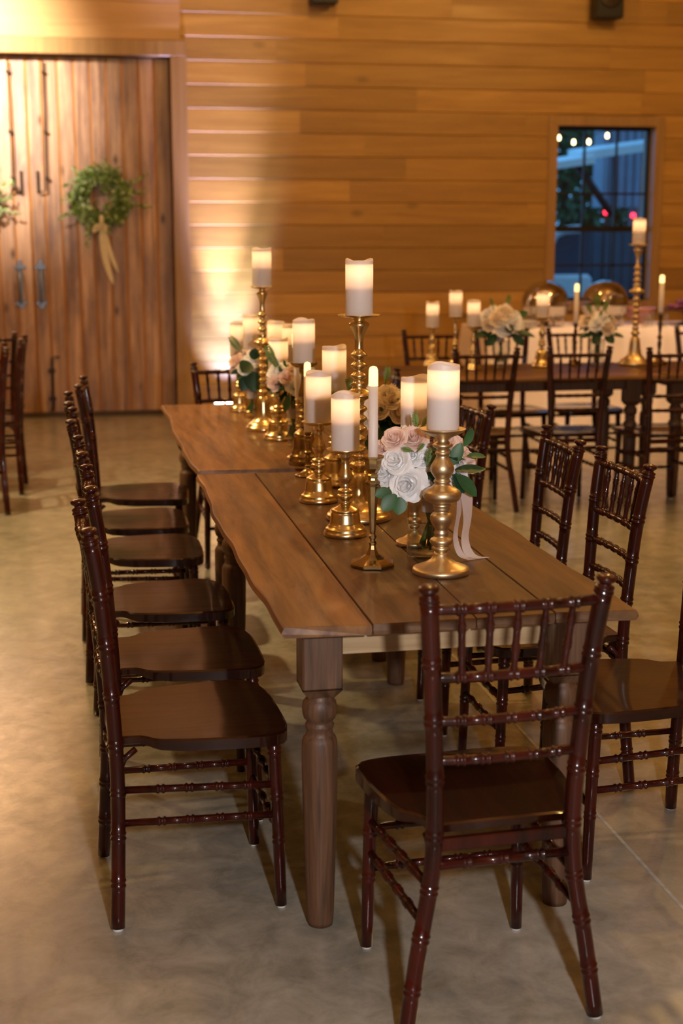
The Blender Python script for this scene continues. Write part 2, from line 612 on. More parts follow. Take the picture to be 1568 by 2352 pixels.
def door_iron(parent, xr, xh, sgn):
    m = MB()
    m.tube([(xr, DY - 0.03, 2.97), (xr - 0.005 * sgn, DY - 0.03, 2.45), (xr - 0.012 * sgn, DY - 0.03, 1.915), (xr - 0.075 * sgn, DY - 0.03, 1.905)], 0.008, 8)
    for zz in (2.88, 2.4, 2.02): m.box(xr - 0.016, xr + 0.016, DY - 0.036, DY, zz - 0.010, zz + 0.010)
    m.box(xr - 0.075 * sgn - 0.012, xr - 0.075 * sgn + 0.012, DY - 0.012, DY, 1.90, 2.08)
    m.build('cane_bolt', M['iron'], parent)
    h = MB()
    h.bbox(xh - 0.018, xh + 0.018, DY - 0.008, DY + 0.001, 0.93, 1.34, 0.003)
    h.tube([(xh, DY - 0.005, 1.26), (xh, DY - 0.05, 1.24), (xh, DY - 0.055, 1.12), (xh, DY - 0.05, 1.0), (xh, DY - 0.005, 0.98)], 0.011, 8)
    for zz in (1.28, 0.975): h.bbox(xh - 0.05, xh + 0.05, DY - 0.01, DY + 0.001, zz - 0.013, zz + 0.013, 0.003)
    h.build('pull_handle', M['pull'], parent)
    return m


door_iron(d1, -0.138, -0.222, 1)
door_iron(d2, -0.425, -0.393, -1)
m = MB(); m.tube([(-0.09, DY - 0.02, 0.515), (-0.155, DY - 0.02, 0.51), (-0.162, DY - 0.02, 0.05)], 0.009, 8)
m.box(-0.19, -0.13, DY - 0.03, DY, 0.14, 0.17); m.box(-0.19, -0.13, DY - 0.03, DY, 0.38, 0.41)
m.build('floor_bolt', M['iron'], d1)

# window
wn = bpy.data.objects.new('window_1', None); COL.objects.link(wn); wn['kind'] = 'structure'
mb = MB()
c = 0.082
mb.bbox(WX0 - c, WX1 + c, YW - 0.022, YW + 0.02, WZ1 - 0.002, WZ1 + c, 0.003)
mb.bbox(WX0 - c, WX0 + 0.002, YW - 0.022, YW + 0.02, WZ0 - c, WZ1, 0.003)
mb.bbox(WX1 - 0.002, WX1 + c, YW - 0.022, YW + 0.02, WZ0 - c, WZ1, 0.003)
mb.bbox(WX0 - c, WX1 + c, YW - 0.04, YW + 0.02, WZ0 - c, WZ0, 0.003)
mb.build('window_casing', M['trim'], wn)
mb = MB()
for (x0, x1, z0, z1) in ((WX0 - .01, WX0 + 0.001, WZ0, WZ1), (WX1 - 0.001, WX1 + .01, WZ0, WZ1), (WX0, WX1, WZ1 - 0.001, WZ1 + .01), (WX0, WX1, WZ0 - .01, WZ0 + 0.001)):
    mb.box(x0, x1, YW - 0.0, YW + 0.26, z0, z1)
mb.build('jamb_liner', M['trim'], wn)
mb = MB()
fy0, fy1 = YW + 0.11, YW + 0.15
fr = 0.032
mb.box(WX0, WX0 + fr, fy0, fy1, WZ0, WZ1); mb.box(WX1 - fr, WX1, fy0, fy1, WZ0, WZ1)
mb.box(WX0 + fr, WX1 - fr, fy0, fy1, WZ1 - fr, WZ1); mb.box(WX0 + fr, WX1 - fr, fy0, fy1, WZ0, WZ0 + fr)
mb.box(WX0 + fr, WX1 - fr, fy0 - 0.01, fy1, 1.575, 1.625)
mb.build('window_frame', M['black'], wn)
mb = MB()
for x in (4.643, 4.949): mb.box(x - 0.009, x + 0.009, fy0 + 0.008, fy1 - 0.008, WZ0 + fr, WZ1 - fr)
for zz in (1.915, 1.274): mb.box(WX0 + fr, WX1 - fr, fy0 + 0.008, fy1 - 0.008, zz - 0.009, zz + 0.009)
mb.build('muntin_grid', M['black'], wn)
mb = MB(); mb.box(WX0 + 0.01, WX1 - 0.01, fy0 + 0.018, fy0 + 0.022, WZ0 + 0.01, WZ1 - 0.01)
mb.build('pane', M['pane'], wn)

# ================================================================== OUTSIDE THE WINDOW
mb = MB(); mb.box(-2, 22, YW + 0.31, 34, -0.1, 0); struct('ground', mb, M['ground'])
# a dim building with ribbed siding
bd = thing('outbuilding', 'blue grey metal sided building seen through the upper window panes', 'building', (9.15, 19.4, 0))
mb = MB()
for k in range(30):
    x = -1.75 + k * 0.12
    mb.box(x, x + 0.075, -0.03, 0.0, 1.9, 5.5, 0.4)
mb.box(-1.75, 1.85, 0, 0.35, 1.9, 5.5, 0.5)
mb.build('upper_siding', M['siding'], bd)
mb = MB(); mb.box(-1.2, 1.85, 0.02, 0.33, 1.62, 1.9)
for k in range(20): mb.box(-1.2 + k * .15, -1.2 + k * .15 + .13, -0.02, 0.02, 1.62, 2.45)
mb.build('red_siding', M['rust'], bd)
mb = MB(); mb.box(-2.6, 1.85, 0.02, 0.33, 0, 1.62)
for k in range(29): mb.box(-2.6 + k * .15, -2.6 + k * .15 + .13, 0.0, 0.02, 0, 1.62)
mb.build('lower_siding', M['teal'], bd)
# white fascia of the porch canopy
cp = thing('porch_canopy', 'pale blue white canopy edge crossing the upper window panes', 'canopy', (6.5, 17.0, 0))
mb = MB()
p0, p1 = Vector((-0.95, 0, 2.31)), Vector((0.95, 0, 2.64))
for (a, b_, w, y) in ((p0, Vector((-0.1, 0, 2.43)), 0.09, 0.02), (Vector((-0.25, 0.1, 2.48)), p1, 0.10, 0.1)):
    vs = []
    for p in (a, b_):
        for (dy, dz) in ((0, 0), (0.5, 0.05), (0.5, 0.05 + w), (0, w)):
            vs.append((p.x, y + dy, p.z - w / 2 + dz))
    mb.add(vs, [(0, 1, 2, 3), (7, 6, 5, 4), (0, 4, 5, 1), (1, 5, 6, 2), (2, 6, 7, 3), (3, 7, 4, 0)])
mb.build('fascia', M['white_paint'], cp)
mb = MB(); mb.tube([(-0.25, 0.3, 2.40), (0.25, 0.3, 1.78)], 0.05, 8); mb.tube([(0.25, 0.3, 2.5), (0.25, 0.3, 0)], 0.022, 8)
mb.build('post_and_brace', M['black'], cp)
# white parked vehicle
vh = thing('vehicle', 'white vehicle parked outside behind the lower window panes', 'vehicle', (6.45, 17.9, 0))
mb = MB()
mb.bbox(-0.85, 0.30, 0, 1.5, 0.3, 1.02, 0.05)
mb.build('body', M['white_paint'], vh)
mb = MB()
mb.tube([(-0.42, 0, 0.95), (-0.33, 0, 1.3), (-0.24, 0, 1.52), (-0.12, 0, 1.58), (0.1, 0, 1.60)], 0.055, 8)
mb.tube([(-0.44, 0, 0.95), (-0.5, 0, 1.3), (-0.6, 0, 1.52), (-0.75, 0, 1.58), (-0.95, 0, 1.58)], 0.055, 8)
mb.build('window_frame', M['white_paint'], vh)
mb = MB(); mb.box(-0.8, 0.28, 0.08, 0.10, 1.0, 1.57); mb.build('windscreen', M['tint_glass'], vh)
for sx in (-0.6, 0.2):
    w_ = MB(); w_.lathe([(0.1, -0.1), (0.3, -0.1), (0.32, 0), (0.3, 0.1), (0.1, 0.1)], (sx, 0.1, 0.32), 20, True, mtx=Matrix.Rotation(PI / 2, 4, 'X'))
    w_.build('wheel', M['black'], vh)

# lamps strung outside
for i, (x, z) in enumerate([(5.66, 2.735), (5.57, 2.619), (5.749, 2.573), (5.932, 2.579), (6.151, 2.65)]):
    b = thing('string_bulb', ['topmost small glowing bulb in the window corner', 'small glowing bulb at the left edge of the window', 'small glowing bulb, lowest in the first window column', 'small glowing bulb right of the first vertical window bar', 'small glowing bulb farthest right in the upper window'][i], 'bulb', (x, 16.0, z), 0, 'string light bulbs outside the window')
    m = MB(); m.lathe([(0.004, -0.026), (0.014, -0.022), (0.020, -0.006), (0.018, 0.010), (0.010, 0.03)], (0, 0, 0), 12); m.build('globe', M['bulb'], b)
    m = MB(); m.lathe([(0.012, 0.03), (0.013, 0.06), (0.004, 0.065)], (0, 0, 0), 10); m.build('socket', M['black'], b)
m = MB(); m.tube([(5.2, 16, 2.85), (5.57, 16, 2.683), (5.749, 16, 2.637), (5.932, 16, 2.643), (6.151, 16, 2.714), (7.2, 16, 3.2)], 0.005, 5)
m.tube([(5.2, 16.0, 3.0), (5.66, 16, 2.80), (6.6, 16, 3.4)], 0.005, 5)
tag(m.build('light_cable', M['black']), 'thin black cable carrying the small bulbs outside the window', 'cable')
for i, (x, z) in enumerate([(6.861, 1.812), (7.235, 1.773)]):
    b = thing('red_lamp', ['glowing red lamp outside, left of the pair in the window', 'glowing red lamp outside, right of the pair in the window'][i], 'lamp', (x, 17.8, z), 0, 'red lamps outside the window')
    m = MB(); m.lathe([(0.012, -0.03), (0.027, -0.02), (0.031, 0), (0.027, 0.02), (0.012, 0.03)], (0, 0, 0), 14); m.build('lens', M['redlamp'], b)
    m = MB(); m.tube([(0, 0.02, -0.03), (0, 0.02, -z)], 0.015, 8); m.build('post', M['black'], b)


def leaf_faces(mb, base, d, nrm, ln, w, curl=0.15, n=4):
    """a leaf blade: two strips either side of the midrib"""
    d = d.normalized()
    side = d.cross(nrm)
    if side.length < 1e-4: side = d.orthogonal()
    side.normalize()
    up = side.cross(d).normalized()
    vs = []
    for k in range(n + 1):
        t = k / n
        hw = w * 0.5 * math.sin(PI * min(1, t * 0.94 + 0.03)) ** 0.75
        if k == n: hw = w * 0.01
        c = base + d * (ln * t) - up * (curl * ln * t * t)
        vs += [c - side * hw + up * hw * 0.25, c, c + side * hw + up * hw * 0.25]
    fs = []
    for k in range(n):
        a = 3 * k
        fs += [(a, a + 1, a + 4, a + 3), (a + 1, a + 2, a + 5, a + 4)]
    mb.add(vs, fs, random.random(), True)


def rv(rnd):
    while True:
        v = Vector((rnd.uniform(-1, 1), rnd.uniform(-1, 1), rnd.uniform(-1, 1)))
        if 0.1 < v.length < 1: return v.normalized()


tr = thing('leafy_tree', 'dark green leafy tree outside behind the string bulbs', 'tree', (9.0, 25.5, 0))
mb = MB(); mb.tube([(0, 0, 0), (0.05, 0, 1.5), (0, 0.1, 3.2)], [0.16, 0.12, 0.06], 10)
for k in range(6): mb.tube([(0, 0, 1.2 + k * .3), (math.cos(k) * .9, math.sin(k) * .5, 2.2 + k * .3)], [0.05, 0.015], 6)
mb.build('trunk', M['darkwood'], tr)
mb = MB(); rnd = random.Random(2)
for k in range(4200):
    d = rv(rnd); c = Vector((-0.3 + d.x * 2.3 * rnd.random() ** .3, d.y * 1.0, 2.3 + d.z * 2.0 * rnd.random() ** .3))
    if c.z < 0.3: continue
    leaf_faces(mb, c, rv(rnd), rv(rnd), 0.24, 0.14, 0.1, 2)
mb.build('foliage', M['leafg'], tr)

# ================================================================== CHIAVARI CHAIRS


def catmull(P, n):
    P = [Vector(p) for p in P]
    Q = [P[0] * 2 - P[1]] + P + [P[-1] * 2 - P[-2]]
    out = []
    for i in range(1, len(Q) - 2):
        for k in range(n):
            t = k / n
            a, b, c_, d = Q[i - 1], Q[i], Q[i + 1], Q[i + 2]
            out.append(0.5 * ((2 * b) + (c_ - a) * t + (2 * a - 5 * b + 4 * c_ - d) * t * t + (3 * b - a - 3 * c_ + d) * t ** 3))
    out.append(P[-1])
    return out


def bamboo(mb, path, r0, r1, knots, seg=12, bump=1.22, ends=None):
    """tube along path with doubled rings at arc fractions 'knots'"""
    L = [0]
    for a, b in zip(path, path[1:]): L.append(L[-1] + (b - a).length)
    T = L[-1]

    def at(s):
        s = min(max(s, 0), T)
        for i in range(len(path) - 1):
            if s <= L[i + 1] + 1e-9:
                f = (s - L[i]) / max(1e-9, L[i + 1] - L[i])
                return path[i].lerp(path[i + 1], f)
        return path[-1]
    ss = {}
    for l in L: ss[l] = 1.0
    for kf in knots:
        s = kf * T
        for l in list(ss):
            if abs(l - s) < 0.012 and 0 < l < T: del ss[l]
        for d, m_ in ((-.0105, 1.0), (-.0085, bump * .97), (-.0055, bump), (-.0025, 1.03), (0, .98), (.0025, 1.03), (.0055, bump), (.0085, bump * .97), (.0105, 1.0)):
            ss[s + d] = m_
    keys = sorted(ss)
    pts = [at(k) for k in keys]
    rad = [(r0 + (r1 - r0) * k / T) * ss[k] for k in keys]
    mb.tube(pts, rad, seg)


def make_chair():
    t = thing('chiavari_chair', 'x', 'chair')
    t['group'] = 'mahogany chiavari chairs'
    mh = M['mahogany']
    for s in (-1, 1):
        # rear post: foot, bend at the seat, raked back to the finial
        P = catmull([(-.208, s * .205, 0.006), (-.200, s * .180, .17), (-.194, s * .152, .33), (-.196, s * .145, .45), (-.206, s * .151, .62), (-.220, s * .163, .79), (-.238, s * .175, .915)], 6)
        m = MB()
        bamboo(m, P, 0.0165, 0.0180, [0.115, 0.235, 0.345, 0.47, 0.60, 0.735, 0.865], 14, 1.13)
        top = P[-1]
        d = (P[-1] - P[-2]).normalized()
        q = Vector((0, 0, 1)).rotation_difference(d).to_matrix().to_4x4()
        m.lathe([(.0180, -.001), (.0202, .001), (.0202, .004), (.0184, .006), (.0184, .009), (.0197, .011), (.0190, .014), (.0115, .018), (.0120, .021), (.0185, .026), (.0200, .030), (.0185, .034), (.012, .037), (.002, .038)], top, 16, True, mtx=q)
        post = m.build('back_post', mh, t)
        g = MB(); g.lathe([(.012, 0), (.013, .001), (.013, .007)], (-.208, s * .205, 0), 12); g.build('foot_glide', M['glide'], post)
        # front leg
        m = MB()
        P = [Vector((.184, s * .180, .006)), Vector((.178, s * .176, .22)), Vector((.170, s * .172, .425))]
        bamboo(m, catmull(P, 4), .0132, .0165, [0.40, 0.66, 0.93], 14, 1.12)
        lg = m.build('front_leg', mh, t)
        g = MB(); g.lathe([(.010, 0), (.011, .001), (.011, .007)], (.184, s * .180, 0), 12); g.build('foot_glide', M['glide'], lg)
        # side stretchers
        for (zr, zf) in ((.322, .312), (.246, .236)):
            m = MB()
            yr = .152 if zr > .3 else .166
            bamboo(m, [Vector((-.196, s * yr, zr)), Vector((.174, s * .175, zf))], .0088, .0088, [.27, .45, .64, .82], 10, 1.3)
            m.build('side_stretcher', mh, t)
        # curved seat brace under the seat
        m = MB(); m.tube([(-.19, s * .145, .36), (-.178, s * .146, .395), (-.15, s * .148, .418)], .008, 8)
        m.build('seat_brace', mh, t)
    for z in (.292, .196):
        m = MB(); bamboo(m, [Vector((.180, -.176, z)), Vector((.180, .176, z))], .0088, .0088, [.2, .4, .6, .8], 10, 1.3); m.build('front_stretcher', mh, t)
    m = MB(); bamboo(m, [Vector((-.196, -.148, .368)), Vector((-.196, .148, .368))], .0100, .0100, [.24, .5, .76], 10, 1.28); m.build('rear_stretcher', mh, t)
    m = MB(); m.bbox(-.202, -.184, -.140, .140, .398, .424, .003); m.build('seat_rail', mh, t)

    # back rails, bowed slightly to the rear
    def rail(z, x, hw, kn, name, r=.0100):
        m = MB(); P = catmull([(x, -hw, z), (x - .010, -hw * .4, z), (x - .010, hw * .4, z), (x, hw, z)], 5)
        bamboo(m, P, r, r, kn, 10, 1.26)
        m.build(name, mh, t)
    kn = [1 / 6, 2 / 6, 3 / 6, 4 / 6, 5 / 6]
    rail(.902, -.236, .170, kn, 'top_rail', .0108)
    rail(.762, -.217, .158, kn, 'cross_rail', .0104)
    rail(.672, -.210, .151, kn, 'cross_rail')
    rail(.590, -.204, .147, kn, 'cross_rail')
    for k in range(5):
        f = (k + 1) / 6 * 2 - 1
        m = MB()
        P = [Vector((-.226, f * .156, .765)), Vector((-.245, f * .168, .900))]
        if k in (0, 4): P[0].x += .003; P[1].x += .003
        T = P[1] - P[0]
        pts, rad = [], []
        for (u, r) in ((0, .0062), (.06, .0080), (.12, .0066), (.28, .0072), (.34, .0095), (.37, .0080), (.40, .0095), (.46, .0075), (.64, .0075), (.70, .0095), (.73, .0080), (.76, .0095), (.82, .0070), (.9, .0062), (1, .0062)):
            pts.append(P[0] + T * u); rad.append(r)
        m.tube(pts, rad, 10); m.build('spindle', mh, t)
    # seat: saddle-edged plank with an S-shaped underside notch near the rear
    hwp = [(-.188, .150), (-.165, .152), (-.142, .155), (-.126, .166), (-.112, .182), (-.095, .191), (-.04, .203), (.02, .211), (.08, .216), (.13, .218), (.165, .212), (.19, .195), (.204, .168), (.212, .13), (.215, .08), (.216, 0)]
    out = [(x, w) for x, w in hwp] + [(x, -w) for x, w in reversed(hwp[:-1])]
    n = len(out)
    m = MB()

    def zb(x): # underside height
        return .420 + (0.010 if x < -.13 else 0.010 * max(0, 1 - (x + .13) / .05))
    rings = []
    for (ins, zt) in ((0.012, 'b0'), (0.0, 'b'), (0.0, 't'), (0.006, 't2')):
        ring = []
        for (x, y) in out:
            d = Vector((x, y)).length
            sx = x * (1 - ins / max(d, .05)); sy = y * (1 - ins / max(d, .05))
            dz = -.008 * max(0, (x - .12) / .095) ** 2      # front rolls down
            rz = .006 if False else 0
            if zt == 'b0': zz = zb(x) - .001 + dz * .5
            elif zt == 'b': zz = zb(x) + .003 + dz
            elif zt == 't': zz = .448 + dz
            else: zz = .4515 + dz
            ring.append((sx, sy, zz))
        rings.append(ring)
    vs = [v for r_ in rings for v in r_]
    fs = []
    for k in range(3):
        for i in range(n):
            j = (i + 1) % n
            fs.append((k * n + i, k * n + j, (k + 1) * n + j, (k + 1) * n + i))
    # top: strips across, gently dished
    half = len(hwp)
    for k in range(3):
        m.add(vs[k * n:(k + 2) * n], [(i, i + n, (i + 1) % n + n, (i + 1) % n) for i in range(n)], .5, True)
    top = rings[3]; bot = rings[0]
    for ring, sg, rev in ((top, 1, False), (bot, 0, True)):
        vs, fs = [], []
        K = 8
        for i in range(half - 1):
            L_ = Vector(ring[i]); R_ = Vector(ring[(n - i) % n - 0 if i else n - 1]) if False else Vector((ring[i][0], -ring[i][1], ring[i][2]))
            for k in range(K + 1):
                f = k / K
                p = L_.lerp(R_, f)
                if sg:
                    p.z -= .005 * math.sin(PI * f) ** .8 * max(0, 1 - abs(p.x + .02) / .21) 
                vs.append(p)
        vs.append(Vector(ring[half - 1]))
        for i in range(half - 2):
            for k in range(K):
                a = i * (K + 1) + k
                q = (a, a + 1, a + K + 2, a + K + 1)
                fs.append(q)
        a = (half - 2) * (K + 1)
        for k in range(K):
            fs.append((a + k, a + k + 1, len(vs) - 1))
        if rev: fs = [tuple(reversed(f)) for f in fs]
        m.add(vs, fs, .5, True)
    m.build('seat', M['seat'], t)
    return t


chair0 = make_chair()
chair_t = tree_of(chair0)
used = [False]


def chair(x, y, deg, label, group):
    if not used[0]:
        used[0] = True
        chair0.location = (x, y, 0); chair0.rotation_euler = (0, 0, R(deg)); chair0['label'] = label; chair0['group'] = group
        return chair0
    return dup(chair_t, (x, y, 0), R(deg), label, group)


G1 = 'mahogany chairs along the left side of the long tables'
G2 = 'mahogany chairs along the right side of the long tables'
G3 = 'mahogany chairs around the background table'
chair(.802, 2.738, 93.2, 'reddish brown bamboo-turned chair at the near end of the table, back to the viewer', 'mahogany chairs at the table ends')
chair(.258, 3.315, 3, 'mahogany chair nearest on the left side of the long table', G1)
chair(.278, 3.835, 1, 'mahogany chair on the left side, second from the nearest', G1)
chair(.262, 4.425, 1.5, 'mahogany chair on the left side, third from the nearest', G1)
chair(.240, 5.165, -1, 'mahogany chair on the left side, first beside the farther table', G1)
chair(.230, 5.70, 0, 'mahogany chair on the left side, second last towards the barn doors', G1)
chair(.285, 6.31, -4, 'mahogany chair on the left side, last before the barn doors', G1)
chair(1.405, 3.32, 180, 'mahogany chair at the right picture edge, its post cut off by the frame', G2)
chair(1.343, 3.885, 181, 'mahogany chair on the right side, tall back shown right of the near chair', G2)
chair(1.325, 4.385, 178, 'mahogany chair on the right side, back rising beside the candlestick ribbon', G2)
chair(1.295, 5.29, 185, 'mahogany chair on the right side beside the farther table, behind the flower leaves', G2)
chair(1.31, 5.84, 180, 'mahogany chair on the right side, hidden behind the nearest pillar candle', G2)
chair(1.285, 6.43, 180, 'mahogany chair last on the right side, only a finial over the candle', G2)
chair(.785, 6.83, 272, 'mahogany chair at the far end of the tables, before the lit wall', 'mahogany chairs at the table ends')
for (x, y, d, l) in ((2.285, 7.89, 88, 'mahogany chair at the background table, first from its left end, back to the viewer'),
                     (2.82, 7.88, 90, 'mahogany chair at the background table, in the middle of the front row'),
                     (3.36, 7.755, 90, 'mahogany chair at the background table, at the right picture edge of the front row')):
    chair(x, y, d, l, G3)
for (x, y, d, l) in ((2.33, 8.90, 269, 'mahogany chair beyond the background table, behind the three candles'),
                     (2.82, 8.90, 270, 'mahogany chair beyond the background table, behind the large white bouquet'),
                     (3.325, 8.90, 270, 'mahogany chair beyond the background table, behind the smaller bouquet'),
                     (4.24, 8.90, 270, 'mahogany chair beyond the background table, at the right picture edge')):
    chair(x, y, d, l, G3)
chair(-.60, 8.33, 184, 'dark chair at the left picture edge, nearest of the three before the barn doors', 'dark chairs at the left picture edge')
chair(-.525, 9.64, 91, 'dark chair at the left picture edge, farthest of the three, back turned', 'dark chairs at the left picture edge')
chair(-.52, 8.975, 178, 'dark chair at the left picture edge, middle of the three before the barn doors', 'dark chairs at the left picture edge')

# ================================================================== FARM TABLES


def table_leg(parent, x, y, ztop):
    m = MB()
    # square block with chamfered foot
    hw = .046
    z0, z1 = .585, ztop
    m.bbox(x - hw, x + hw, y - hw, y + hw, z0, z1, .004)
    vs = []
    for (h, z) in ((.030, z0 - .022), (.046, z0)):
        vs += [(x - h, y - h, z), (x + h, y - h, z), (x + h, y + h, z), (x - h, y + h, z)]
    m.add(vs, [(0, 1, 5, 4), (1, 2, 6, 5), (2, 3, 7, 6), (3, 0, 4, 7), (3, 2, 1, 0)])
    m.lathe([(.029, 0), (.031, .012), (.0325, .04), (.0405, .33), (.0415, .42), (.0405, .452), (.038, .460), (.034, .466), (.031, .470), (.030, .480), (.033, .487), (.0335, .492), (.030, .497), (.030, .502), (.036, .508), (.0395, .520), (.0405, .532), (.038, .546), (.033, .553), (.030, .558), (.030, .566)], (x, y, 0), 28)
    return m.build('turned_leg', M['leg'], parent)


def farm_table(name, label, x0, x1, y0, y1, ztop, boards, seed, axis='Y', group=None):
    """plank top with live edges; axis = direction of the planks; local coordinates from the near left corner"""
    t = thing('farm_table', label, 'table', (x0, y0, 0), 0, group)
    Wd, Ln = x1 - x0, y1 - y0
    rnd = random.Random(seed)
    top = MB()
    th = .024
    across, along = (Wd, Ln) if axis == 'Y' else (Ln, Wd)
    ph = [rnd.uniform(0, 6) for _ in range(8)]

    def edge(u, e):
        # live edge wander of the outer long edges
        return .007 * math.sin(u * 3.1 + ph[e]) + .004 * math.sin(u * 8.3 + ph[e + 1]) + .002 * math.sin(u * 21 + ph[e + 2])

    def endw(v):
        return .005 * math.sin(v * 9 + ph[5]) + .003 * math.sin(v * 23 + ph[6])
    cuts = [0] + boards + [across]
    for i in range(len(cuts) - 1):
        a, b = cuts[i], cuts[i + 1]
        tone = [.95, .34, .24, .40, .5][i % 5] + rnd.uniform(-.06, .06)
        nn = 40
        vs, fs = [], []
        lift = rnd.uniform(-.0008, .0008)
        for k in range(nn + 1):
            u = along * k / nn
            A = a + (edge(u, 0) if i == 0 else .0012)
            B = b + (edge(u, 3) if i == len(cuts) - 2 else -.0012)
            uu = u
            rowu = []
            if k == 0: uu = None
            zt = ztop + lift
            sect = [(A + .002, zt - th), (A - (.005 if i == 0 else 0), zt - th * .6), (A, zt - .003), (A + (.003 if i == 0 else .0012), zt), (B - (.003 if i in (0, len(cuts) - 2) else .0012), zt), (B, zt - .003), (B + (.005 if i == len(cuts) - 2 else 0), zt - th * .6), (B - .002, zt - th)]
            for (p, z) in sect:
                q = u
                if k == 0: q = endw(p) + (0 if z < zt - .002 else .003)
                if k == nn: q = along + endw(p + 2) - (0 if z < zt - .002 else .003)
                vs.append((p, q, z) if axis == 'Y' else (q, p, z))
        for k in range(nn):
            for j in range(8):
                j2 = (j + 1) % 8
                f = (k * 8 + j, k * 8 + j2, (k + 1) * 8 + j2, (k + 1) * 8 + j)
                fs.append(f if axis == 'X' else tuple(reversed(f)))
        fs.append(tuple(range(8)) if axis == 'Y' else tuple(reversed(range(8))))
        fs.append(tuple(nn * 8 + j for j in (range(7, -1, -1) if axis == 'Y' else range(8))))
        top.add(vs, fs, tone)
    top.build('tabletop', M['table'] if axis == 'Y' else M['tableX'], t)
    inx, iny = (.111, .130) if axis == 'Y' else (.13, .21)
    zb = ztop - th - .001
    for px in (inx, Wd - inx - .005):
        for py in (iny, Ln - iny):
            table_leg(t, px, py, zb)
    za = zb - .075
    for (ax0, ax1, ay0, ay1) in ((inx + .047, Wd - inx - .052, iny - .022, iny + .0), (inx + .047, Wd - inx - .052, Ln - iny, Ln - iny + .022),
                                 (inx - .012, inx + .010, iny + .047, Ln - iny - .047), (Wd - inx - .015, Wd - inx + .007, iny + .047, Ln - iny - .047)):
        m = MB(); m.bbox(ax0, ax1, ay0, ay1, za, zb, .002, .5)
        m.build('apron_board', M['apron'] if axis == 'Y' else M['leg'], t)
    return t


TZ = .76
farm_table('t', 'rough plank farm table in front, brown top set with brass candlesticks', .418, 1.222, 2.917, 4.90, TZ, [.205, .44, .625], 4, group='plank farm tables')
TZ2 = .768
farm_table('t', 'second plank farm table, pushed against the far end of the first', .422, 1.226, 4.925, 6.86, TZ2, [.43, .61], 9, group='plank farm tables')
farm_table('t', 'background plank farm table set crosswise with candles and white bouquets', 1.84, 3.43, 7.82, 8.68, TZ, [.22, .42, .66], 12, 'X', 'plank farm tables')
farm_table('t', 'background plank farm table at the right picture edge, joining the crosswise one', 3.452, 5.3, 7.82, 8.68, TZ, [.22, .42, .66], 15, 'X', 'plank farm tables')

# ================================================================== CANDLES AND HOLDERS
CANDLES = 'ivory pillar candles on brass holders'
TAPERS = 'ivory taper candles'


def pillar_mesh(seed):
    rnd = random.Random(seed)
    p1, p2 = rnd.uniform(0, 6), rnd.uniform(0, 6)

    def wob(k, a):
        if k in (4, 5, 6, 7):
            return .0035 * math.sin(2 * a + p1) + .0022 * math.sin(3 * a + p2)
        return 0
    m = MB()
    r, h = .0398, .157
    prof = [(.001, .0), (r - .001, .0), (r, .0015), (r, h * .6), (r, h - .004), (r - .001, h), (r - .004, h + .0006), (r - .0055, h - .003), (r - .007, h - .016), (r * .5, h - .018), (.001, h - .018)]
    m.lathe(prof, (0, 0, 0), 36, False, .5, True, wob=wob)
    return m


pm = [pillar_mesh(s).build('pillar_candle', M['wax']) for s in range(3)]
core = MB(); core.lathe([(.001, .001), (.0360, .001), (.0360, .080), (.026, .094), (.001, .094)], (0, 0, 0), 24, False)
core_o = core.build('inner_core', M['core'])
pm_used = [False] * 3


def pillar(x, y, z, label, group=CANDLES, sc=1.0, power=0.28):
    i = random.randrange(3)
    if not pm_used[i]:
        o = pm[i]; pm_used[i] = True
    else:
        o = pm[i].copy(); COL.objects.link(o)
    o.location = (x, y, z)
    o.rotation_euler = (0, 0, random.uniform(0, 6))
    o.scale = (sc, sc, 1)
    tag(o, label, 'candle', group)
    c_ = core_o.copy(); COL.objects.link(c_); c_.parent = o
    lamp('candle_led', 'POINT', (0, 0, .126), power, (1.0, .58, .27), .010, parent=o)
    return o


def taper(x, y, z, label, group=TAPERS, tilt=(0, 0), r=.0125, h=.245):
    t = thing('taper_candle', label, 'candle', (x, y, z), 0, group)
    t.rotation_euler = (tilt[0], tilt[1], 0)
    m = MB(); m.lathe([(r * .92, 0), (r, .002), (r * .96, h * .80)], (0, 0, 0), 20); m.build('wax_stick', M['wax'], t)
    m = MB(); m.lathe([(r * .96, h * .80), (r * .95, h * .92), (r * .9, h * .965), (r * .68, h * .99), (r * .2, h)], (0, 0, 0), 20); m.build('glowing_tip', M['flame'], t)
    return t


PR = {}
# matte gold: broad cone foot, stacked bulbs, wide plate
PR['gold'] = [(.066, 0), (.0705, .002), (.0710, .010), (.0695, .014), (.060, .018), (.040, .026), (.025, .036), (.0185, .048), (.0165, .056), (.017, .058), (.0225, .061), (.0235, .064), (.0200, .068), (.0185, .070), (.026, .075), (.0295, .081), (.026, .088), (.0185, .092), (.017, .096), (.0185, .100), (.0190, .104), (.0160, .108), (.0160, .112), (.0210, .120), (.0265, .130), (.0290, .138), (.0280, .147), (.0220, .153), (.0175, .156), (.0190, .160), (.0215, .163), (.0190, .166), (.0215, .169), (.0225, .173), (.0200, .176), (.030, .179), (.043, .186), (.0480, .197), (.0450, .208), (.036, .214), (.026, .218), (.0235, .221), (.0185, .224), (.0185, .228), (.0215, .231), (.0195, .235), (.017, .238), (.0225, .246), (.0280, .255), (.0295, .264), (.0270, .273), (.0200, .284), (.0160, .292), (.0150, .297), (.0185, .300), (.0190, .303), (.0160, .306), (.0145, .310), (.0160, .314), (.0235, .318), (.0255, .322), (.0200, .327), (.0150, .330), (.0140, .334), (.0160, .338), (.0240, .342), (.038, .348), (.051, .355), (.0565, .361), (.0565, .3625), (.050, .362), (.001, .3615)]
